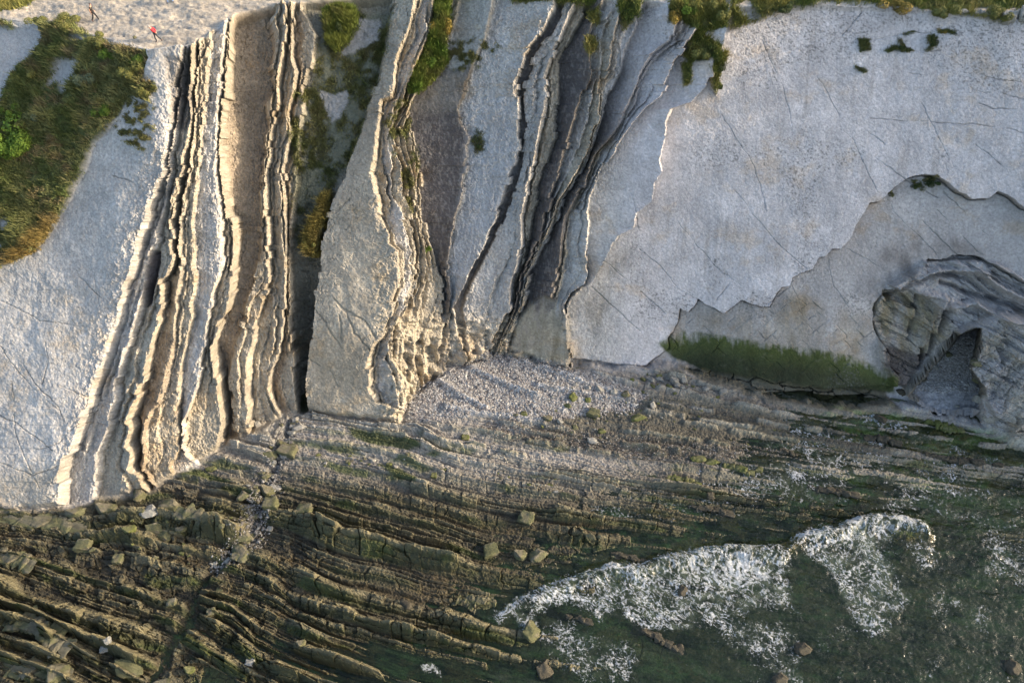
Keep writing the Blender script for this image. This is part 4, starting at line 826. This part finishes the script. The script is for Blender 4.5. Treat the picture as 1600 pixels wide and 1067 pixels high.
for a in [
 (893,621,15,14,'round','mossy','dark mossy boulder on the upper right edge of the pebble beach'),
 (917,624,10,9,'round','mossy','small mossy boulder right of the dark mossy one on the beach'),
 (926,641,23,20,'block','tan','big square yellow boulder at the lower right corner of the pebble beach'),
 (887,633,11,12,'round','mossy','half buried boulder with a mossy right side on the beach'),
 (855,655,20,13,'round','tan','broad tan boulder at the lower rim of the pebble beach'),
 (819,648,12,10,'round','mossy','small round boulder left of the broad tan one at the beach rim'),
 (874,661,12,9,'round','pale','pale boulder right of the broad tan one at the beach rim'),
 (897,665,10,9,'round','tan','small tan boulder below the half buried mossy one'),
 (999,648,24,13,'round','mossy','flat green boulder on dark gravel right of the beach'),
 (1018,632,10,12,'round','pale','upright pale boulder above the flat green one'),
 (1054,589,17,20,'round','grey','tall grey green boulder at the foot of the right cliff'),
 (1018,588,14,12,'round','grey','grey boulder left of the tall one at the cliff foot'),
 (1026,577,12,10,'round','pale','pale rounded rock wedged above the cliff foot ledge'),
 (937,608,18,13,'round','pale','large white boulder at the top right of the pebble beach'),
 (957,612,13,11,'round','pale','white boulder right of the largest white one'),
 (978,616,13,13,'round','tan','leaning tan boulder at the right end of the white ones'),
 (917,606,12,11,'round','pale','cream boulder left of the largest white one'),
 (898,603,9,8,'round','pale','small cream boulder at the left end of the white ones'),
 (872,659,8,8,'round','pale','little white boulder by the mossy rocks'),
 (941,670,12,9,'round','mossy','rounded mossy boulder below the square yellow one'),
 (924,683,18,10,'round','pale','pale flat boulder on the ledge below the beach'),
 (726,681,15,12,'block','mossy','dark square boulder on the platform below the pebble beach'),
 (607,724,12,9,'round','mossy','small green boulder above the mossy step of the platform'),
 (582,718,12,9,'round','pale','pale boulder left of the small green one on the step'),
 (618,728,9,7,'round','pale','little pale boulder on the mossy step'),
 (638,712,9,8,'round','tan','tan boulder on the pale ledge below the tall slab'),
 (678,742,11,10,'block','mossy','olive block beside the long ridge under the tall slab'),
 (462,657,12,10,'round','pale','white boulder at the mouth of the dark gully'),
 (470,668,20,12,'round','pale','broad white boulder under the gully mouth'),
 (416,740,13,13,'round','tan','round yellow boulder in the rubble gully'),
 (421,711,22,13,'round','tan','flat yellow boulder in the upper rubble gully'),
 (425,698,10,13,'round','tan','upright boulder above the flat yellow one in the gully'),
 (402,661,12,13,'round','pale','white boulder lodged between ribs above the rubble gully'),
 (332,729,17,10,'round','mossy','green boulder against the foot of the ribs'),
 (382,775,18,16,'round','tan','tan triangular boulder beside the lower rubble gully'),
 (418,764,30,22,'round','tan','blocky boulder left of the gully mouth rubble'),
 (450,703,36,24,'block','tan','big cracked square boulder below the gully mouth'),
 (426,790,26,22,'block','block','green squared block on the right bank of the rubble gully'),
 (476,795,28,22,'block','block','large green block next to the squared one by the gully'),
 (320,812,60,24,'round','ridge','very large tan boulder lying at the cliff foot left of the gully'),
 (240,800,24,20,'round','grey','grey boulder leaning on the foot of the ribs'),
 (218,768,20,26,'round','tan','tall boulder propped against the lowest ribs'),
 (165,792,34,22,'round','tan','large tan boulder at the foot of the left slab'),
 (120,800,28,18,'round','tan','brownish boulder at the corner of the big left slab'),
 (271,790,30,20,'round','tan','tan boulder between the ribs and the very large one'),
 (240,824,24,16,'round','tan','tan boulder in the jumble below the cliff foot'),
 (208,832,22,15,'round','mossy','mossy boulder in the jumble left of the tan one'),
 (255,832,22,18,'round','tan','small tan boulder in the middle of the jumble'),
 (285,828,18,12,'round','tan','rounded boulder at the right end of the jumble'),
 (183,870,16,18,'block','block','small square block standing upright among the left ridges'),
 (130,850,24,20,'block','tan','tilted layered block between the left ridges'),
 (20,870,50,22,'round','ridge','broad white weathered rock at the left edge below the slab'),
 (60,812,90,24,'round','ridge','long brown rock under the big left slab'),
 (378,860,34,24,'round','tan','split tan boulder above the left bank of the gully'),
 (382,835,26,18,'round','tan','boulder at the bend of the rubble gully'),
 (340,916,14,12,'block','tan','dark sided cube beside the pool at the gully bend'),
 (328,953,14,15,'block','tan','sunlit cube on the ridge right of the gully'),
 (268,938,15,14,'block','tan','pale cube at the right end of a long ridge'),
 (387,1028,15,15,'block','pale','pale cube lying in the green hollow near the bottom'),
 (292,1042,18,12,'round','mossy','pointed olive stone in the hollow near the bottom'),
 (164,1011,14,11,'block','grey','grey cube beside the dark channel at lower left'),
 (180,1008,10,9,'round','grey','small grey stone right of the grey cube'),
 (195,1035,40,26,'round','ridge','large cracked rock with a sunlit crest near the bottom left'),
 (40,1035,80,36,'round','ridge','long tan boulder at the bottom left corner'),
 (85,1045,30,40,'round','ridge','narrow boulder beside the long tan one at bottom left'),
 (60,978,80,34,'round','ridge','very large sloping rock with a pale crest at the left edge'),
 (250,1062,30,16,'round','ridge','rock cut by the bottom edge left of centre'),
 (822,803,27,24,'block','block','square topped block standing in shallow water left of the foam'),
 (765,851,28,28,'block','block','tall square block on the ridge end above the wave'),
 (812,859,24,22,'round','tan','left one of two brown boulders beside the square block'),
 (842,859,28,20,'round','tan','right one of two brown boulders beside the square block'),
 (869,873,7,7,'round','tan','little yellow stone right of the two brown boulders'),
 (826,979,27,30,'round','block','brown boulder ringed by foam at the left end of the wave'),
 (848,1037,26,26,'round','dark','dark boulder under the foam lace near the bottom'),
 (725,935,34,16,'round','block','left half of a rounded ridge end above the splash'),
 (754,930,40,18,'round','block','right half of a rounded ridge end above the splash'),
 (635,940,20,14,'round','dark','brown lump among dark weeds in the middle of the platform'),
 (470,1003,16,14,'round','tan','tan lump on the low ridge near the bottom'),
 (1030,990,60,15,'round','dark','long dark reef breaking the foam in the middle of the wave'),
 (888,955,50,12,'round','dark','narrow dark reef showing through the left foam'),
 (1070,912,20,16,'round','dark','brown rock half covered by the white water'),
 (992,865,56,13,'round','dark','dark low reef just above the wave crest'),
 (1108,785,54,13,'round','dark','dark reef in the lacy shallows above the wave'),
 (1070,745,40,12,'round','mossy','olive reef at the left of the lacy shallows'),
 (1095,709,26,14,'round','mossy','rounded olive rock at the start of the lacy shallows'),
 (1115,712,24,13,'round','mossy','second rounded olive rock right of the first in the lace'),
 (1150,722,40,14,'round','mossy','long olive rock right of the rounded pair'),
 (1190,725,18,12,'round','mossy','small olive rock ending the row in the lace'),
 (1110,768,14,12,'round','dark','square dark stone above the dark reef'),
 (1300,757,56,12,'round','dark','dark slanting reef in the shallows right of the lace'),
 (1240,700,26,12,'round','dark','small dark reef in the sunny ripples'),
 (1375,676,50,14,'round','dark','dark reef where white water spills below the cave'),
 (1470,654,34,17,'round','mossy','rounded mossy rock in the water in front of the cave'),
 (1490,661,24,10,'round','mossy','low mossy rock touching the rounded one before the cave'),
 (1380,645,20,14,'round','dark','dark round rock at the foot of the green slab corner'),
 (1468,706,34,8,'round','dark','thin dark reef left of the pair in the right shallows'),
 (1513,711,30,12,'round','dark','bigger rock of the pair in the right shallows'),
 (1534,715,16,12,'round','dark','smaller rock of the pair in the right shallows'),
 (1566,719,18,10,'round','dark','separate dark rock near the right edge'),
 (1262,1005,24,16,'round','dark','sunken brown rock right of the foam near the bottom'),
 (1225,1052,24,16,'round','dark','sunken brown rock under foam at the bottom edge'),
 (1592,1033,20,18,'round','dark','dark rock cut by the right edge near the bottom'),
 (1530,20,20,9,'round','pale','oval pale boulder in the grass at the top right rim'),
 (1590,24,50,20,'round','pale','large pale boulder at the top right corner'),
 (1505,18,12,8,'round','pale','small pale boulder left of the oval one on the rim'),
 (211,60,5,6,'round','tan','small upright stone on the bare ground behind the red walker'),
 (1108,52,20,12,'block','pale','pale block on the shelf under the cliff top shrubs'),
 ]: boulder(*a)
for a in [
 (1441,590,16,12,'round','dark','dark rock at the left rim of the pebble floor in the cleft'),
 (1424,613,20,13,'round','dark','dark rock at the lower left corner of the cleft floor'),
 (1458,572,12,9,'round','grey','grey rock halfway up the left rim of the cleft floor'),
 (1480,551,10,8,'round','tan','tan rock near the top left rim of the cleft floor'),
 (1519,562,13,12,'round','tan','tan rock at the upper right rim of the cleft floor'),
 (1526,592,16,16,'round','tan','tan rock against the right wall of the cleft'),
 (1532,620,20,18,'round','grey','grey boulder where the right wall meets the cleft floor'),
 (1545,648,26,16,'round','pale','pale boulder at the water edge under the right buttress'),
 (1500,628,8,6,'round','grey','small grey stone in the middle of the lower cleft floor'),
 ]: boulder(*a)
# loose stones that nothing tells apart, strewn by place
def strew(mask, n, s0, s1, cols, label, group, seed):
    r, c, g_ = pick(mask, n, seed=seed)
    for i in range(n):
        s_ = s0+(s1-s0)*g_.random()**2.2
        boulder(float(U[r[i], c[i]]), float(V[r[i], c[i]]), s_*(1+.5*g_.random()), s_*(.7+.4*g_.random()), 'round' if g_.random() > .3 else 'block', cols[int(g_.integers(len(cols)))], label, group=group, name='loose_stone', cat='stone')
gm = np.exp(-((U-gu)/16)**2)*sst(645, 665, V)*sst(900, 860, V)
strew(gm, 75, 4, 13, ['tan', 'pale', 'grey'], 'loose stone in the rubble gully that runs down from the dark cleft', 'stones in the rubble gully', 1)
strew(poly([(800,650),(880,600),(1000,615),(1060,640),(1000,670),(900,680),(820,668)], 8), 60, 2.5, 7, ['pale', 'tan', 'mossy', 'grey'], 'small stone scattered over the right end of the pebble beach', 'stones at the right end of the beach', 2)
strew(poly([(480,700),(600,715),(760,725),(900,745),(960,770),(800,760),(650,735),(500,725)], 6), 50, 2.5, 7, ['pale', 'tan', 'mossy'], 'small stone lying on the long ledges below the tall slab', 'stones on the long ledges', 3)
strew(poly([(100,800),(400,790),(400,900),(330,900),(200,860),(100,850)], 10), 45, 3, 8, ['tan', 'mossy', 'block'], 'weathered stone in the jumble between cliff foot and left ridges', 'stones in the left jumble', 4)
strew(poly([(960,575),(1060,565),(1110,595),(1180,625),(1050,620),(980,600)], 5), 32, 4, 10, ['grey', 'pale', 'mossy'], 'stone on the low ledges at the foot of the right cliff', 'stones at the right cliff foot', 5)
strew(poly([(1000,610),(1150,640),(1300,670),(1300,690),(1100,680),(980,650)], 6), 38, 1.8, 4.5, ['tan', 'mossy'], 'tiny stone on the dark gravel right of the beach', 'stones on the dark gravel', 6)

# ------------------------------------------------------------------ pebbles (uncountable)
def pebbles(name, mask, n, s0, s1, seed, cols, label):
    r, c, g_ = pick(mask, n, seed=seed)
    bm = bmesh.new(); bmesh.ops.create_icosphere(bm, subdivisions=1, radius=1); bc = np.array([v.co[:] for v in bm.verts]); bf_ = np.array([[v.index for v in f.verts] for f in bm.faces]); bm.free()
    s = s0+(s1-s0)*g_.random(n)**3; sc3 = s[:, None]*g_.uniform(.6, 1.25, (n, 3))*np.array([1.2, 1, .7])
    a = g_.uniform(0, 6.28, n); ca, sa = np.cos(a)[:, None], np.sin(a)[:, None]
    v_ = bc[None]*sc3[:, None]*(1+.15*g_.normal(0, 1, (n, len(bc), 1)))
    co = np.stack([v_[..., 0]*ca-v_[..., 1]*sa, v_[..., 0]*sa+v_[..., 1]*ca, v_[..., 2]], -1)
    p = np.stack([GX[r, c]+g_.normal(0, .06, n), GY[r, c]+g_.normal(0, .06, n), GZ[r, c]+s*.15], -1); co += p[:, None]
    cc = np.array(cols)[g_.integers(0, len(cols), n)]*g_.uniform(.7, 1.2, n)[:, None]
    fa = (bf_[None]+(np.arange(n)*len(bc))[:, None, None]).reshape(-1, 3)
    link(name, make_mesh(name, co.reshape(-1, 3), fa, M_peb, np.repeat(cc[:, None], len(bc), 1).reshape(-1, 3)), kind='stuff', label=label)
M_peb = rock_material('pebble_stone', .8, .1, .1)
PC_ = [(.40,.39,.37), (.34,.33,.32), (.27,.25,.23), (.20,.185,.18), (.43,.41,.37), (.30,.27,.25), (.13,.12,.115)]
pebbles('beach_pebbles', bea*sst(-.5, .1, fbm(U/40, V/16, 63, 4)+.5*(bea-.4))*(1-.75*np.clip(rib, 0, 1)), 26000, .05, .16, 50, PC_, 'grey and pinkish pebbles heaped in the bay')
pebbles('cave_pebbles', cavb, 4500, .07, .18, 51, PC_[:3], 'blue grey pebbles in the cleft')
pebbles('gully_gravel', gm, 3500, .05, .16, 52, [(.16,.15,.14),(.22,.21,.19),(.11,.10,.09),(.28,.27,.25)], 'blue grey gravel in the rubble gully')
pebbles('ledge_gravel', poly([(760,660),(900,670),(1060,690),(1300,690),(1100,720),(900,700),(760,680)], 10), 7000, .04, .10, 53, [(.13,.11,.09),(.18,.15,.12),(.09,.075,.065),(.28,.26,.23)], 'brown gravel between the ledges')

# ------------------------------------------------------------------ people on the cliff top
def plain(name, col, rough=.8):
    m, _, b = nmat(name); b.inputs['Base Color'].default_value = (*col, 1); b.inputs['Roughness'].default_value = rough; return m
SKIN = plain('skin', (.45, .27, .19), .6)
def skin_obj(name, verts, edges, radii, mat, parent=None, lvl=1, root=0):
    me = bpy.data.meshes.new(name); me.from_pydata(verts, edges, []); me.materials.append(mat)
    o = link(name, me, parent); o.modifiers.new('skin', 'SKIN').use_smooth_shade = True
    for i, r_ in enumerate(radii):
        sv = me.skin_vertices[0].data[i]; sv.radius = (r_, r_) if not isinstance(r_, tuple) else r_; sv.use_root = (i == root)
    s_ = o.modifiers.new('sub', 'SUBSURF'); s_.levels = lvl; s_.render_levels = lvl; return o
def person(u, v, face, pose, top_c, leg_c, hair_c, label, sleeves, height=1.76):
    P0 = gpos(np.array([u], float), np.array([v], float))[0]
    J = dict(pose)
    e = bpy.data.objects.new('person', None); C.collection.objects.link(e); e.location = P0; e.rotation_euler = (0, 0, math.radians(face)); e.scale = (height/1.76,)*3
    e['label'] = label; e['category'] = 'person'
    keys = list(J.keys()); vs = [J[k_] for k_ in keys]; I = {k_: i for i, k_ in enumerate(keys)}
    ed = [('pel','wai'),('wai','che'),('che','nek'),('nek','hed'),('hed','crn'),('che','shl'),('shl','ell'),('ell','wrl'),('che','shr'),('shr','elr'),('elr','wrr'),('pel','hpl'),('hpl','knl'),('knl','anl'),('anl','tol'),('pel','hpr'),('hpr','knr'),('knr','anr'),('anr','tor')]
    R_ = dict(pel=.125,wai=.115,che=.135,nek=.055,hed=.085,crn=.075,shl=.065,ell=.045,wrl=.030,shr=.065,elr=.045,wrr=.030,hpl=.09,knl=.06,anl=.042,tol=.03,hpr=.09,knr=.06,anr=.042,tor=.03)
    VV = list(vs); EE = [(I[a], I[b]) for a, b in ed]; RR = [R_[k_] for k_ in keys]
    for sd_ in 'lr':          # palm and five fingers
        wr_ = Vector(J['wr'+sd_]); el_ = Vector(J['el'+sd_]); d = (wr_-el_).normalized(); si = d.cross(Vector((1, 0, 0))).normalized()
        pi_ = len(VV); VV.append(tuple(wr_+d*.06)); RR.append(.026); EE.append((I['wr'+sd_], pi_))
        for k_ in range(5):
            off = si*(k_-2)*.019; ln = (.05, .075, .082, .076, .058)[k_]; root = wr_+d*(.03 if k_ == 0 else .09)+off*(1.4 if k_ == 0 else 1)
            a_i = len(VV); VV += [tuple(root), tuple(root+d*ln*.6+off*.3), tuple(root+d*ln+Vector((.02, 0, 0)))]; RR += [.010, .009, .008]; EE += [(pi_, a_i), (a_i, a_i+1), (a_i+1, a_i+2)]
    body = skin_obj('body', VV, EE, RR, SKIN, e, 1)
    h = Vector(J['hed']); fw = Vector((1, 0, 0))
    skin_obj('nose', [tuple(h+fw*.08), tuple(h+fw*.105-Vector((0, 0, .02)))], [(0, 1)], [.014, .012], SKIN, e)
    EYE = plain('eye', (.03, .03, .03))
    for s_ in (-1, 1):
        skin_obj('eye', [tuple(h+fw*.078+Vector((0, s_*.03, .02))), tuple(h+fw*.082+Vector((0, s_*.034, .02)))], [(0, 1)], [.009, .009], EYE, e)
        skin_obj('ear', [tuple(h+Vector((0, s_*.082, .0))), tuple(h+Vector((0, s_*.088, .03)))], [(0, 1)], [.015, .013], SKIN, e)
    skin_obj('mouth', [tuple(h+fw*.083+Vector((0, -.02, -.05))), tuple(h+fw*.083+Vector((0, .02, -.05)))], [(0, 1)], [.006, .006], plain('lips', (.35, .12, .1)), e)
    skin_obj('hair', [tuple(h+Vector((-.045, 0, -.02))), tuple(h+Vector((-.035, 0, .05))), tuple(Vector(J['crn'])+Vector((-.01, 0, .03)))], [(0, 1), (1, 2)], [.07, .09, .075], plain('hair', hair_c), e)
    tk = ['pel','wai','che','shl','shr']+(['ell','wrl','elr','wrr'] if sleeves else []); ti = {k_: i for i, k_ in enumerate(tk)}
    te = [(a, b) for a, b in ed if a in ti and b in ti]
    tr_ = dict(pel=.150,wai=.145,che=.165,shl=.085,shr=.085,ell=.062,elr=.062,wrl=.048,wrr=.048)
    vs_ = [tuple(Vector(J[k_])) for k_ in tk]
    if not sleeves:
        for sd_ in 'lr': vs_.append(tuple(Vector(J['sh'+sd_]).lerp(Vector(J['el'+sd_]), .55))); te.append(None)
    ee = [(ti[a], ti[b]) for a, b in [x for x in te if x]]; rr_ = [tr_[k_] for k_ in tk]
    if not sleeves: ee += [(ti['shl'], len(tk)), (ti['shr'], len(tk)+1)]; rr_ += [.06, .06]
    skin_obj('jacket' if sleeves else 'shirt', vs_, ee, rr_, plain('cloth_top', top_c), e)
    lk = ['pel','hpl','knl','anl','hpr','knr','anr']; li = {k_: i for i, k_ in enumerate(lk)}
    skin_obj('trousers', [J[k_] for k_ in lk], [(li[a], li[b]) for a, b in ed if a in li and b in li], [.145, .105, .078, .06, .105, .078, .06], plain('cloth_legs', leg_c), e)
    for sd_ in 'lr': skin_obj('shoe', [tuple(Vector(J['an'+sd_])-Vector((.03, 0, .03))), J['to'+sd_]], [(0, 1)], [.055, .05], plain('shoe_leather', (.03, .03, .035)), e)
    return e
walk = dict(pel=(0,0,.93), wai=(.02,0,1.1), che=(.07,0,1.36), nek=(.11,0,1.51), hed=(.16,0,1.61), crn=(.17,0,1.70), shl=(.07,.19,1.42), ell=(-.05,.24,1.15), wrl=(.10,.23,.95), shr=(.07,-.19,1.42), elr=(-.08,-.22,1.15), wrr=(-.05,-.2,.90),
            hpl=(0,.10,.90), knl=(.20,.10,.50), anl=(.27,.10,.09), tol=(.44,.11,.05), hpr=(0,-.10,.90), knr=(-.05,-.10,.50), anr=(-.32,-.10,.13), tor=(-.19,-.11,.05))
lean = dict(walk); lean.update(che=(.16,0,1.34), nek=(.24,0,1.47), hed=(.33,0,1.54), crn=(.37,0,1.62), shl=(.16,.19,1.39), shr=(.16,-.19,1.39), ell=(-.06,.24,1.18), elr=(-.06,-.24,1.18), wrl=(-.14,.08,.98), wrr=(-.14,-.08,.98),
            knl=(.10,.10,.50), anl=(.06,.10,.09), tol=(.23,.11,.05), knr=(-.12,-.10,.50), anr=(-.42,-.10,.13), tor=(-.29,-.11,.05))
person(247, 65, 185, lean, (.62,.02,.03), (.03,.033,.045), (.45,.42,.38), 'person in a red jacket leaning forward, walking left with hands behind the back', True)
person(149, 31, 5, walk, (.02,.02,.02), (.02,.02,.024), (.06,.03,.02), 'person in a black short sleeved top and dark trousers striding along the bare cliff top', False, 1.9)
person(267, 6, 180, walk, (.10,.10,.12), (.16,.24,.42), (.08,.06,.04), 'person in light blue trousers cut off by the top edge of the photo', True)
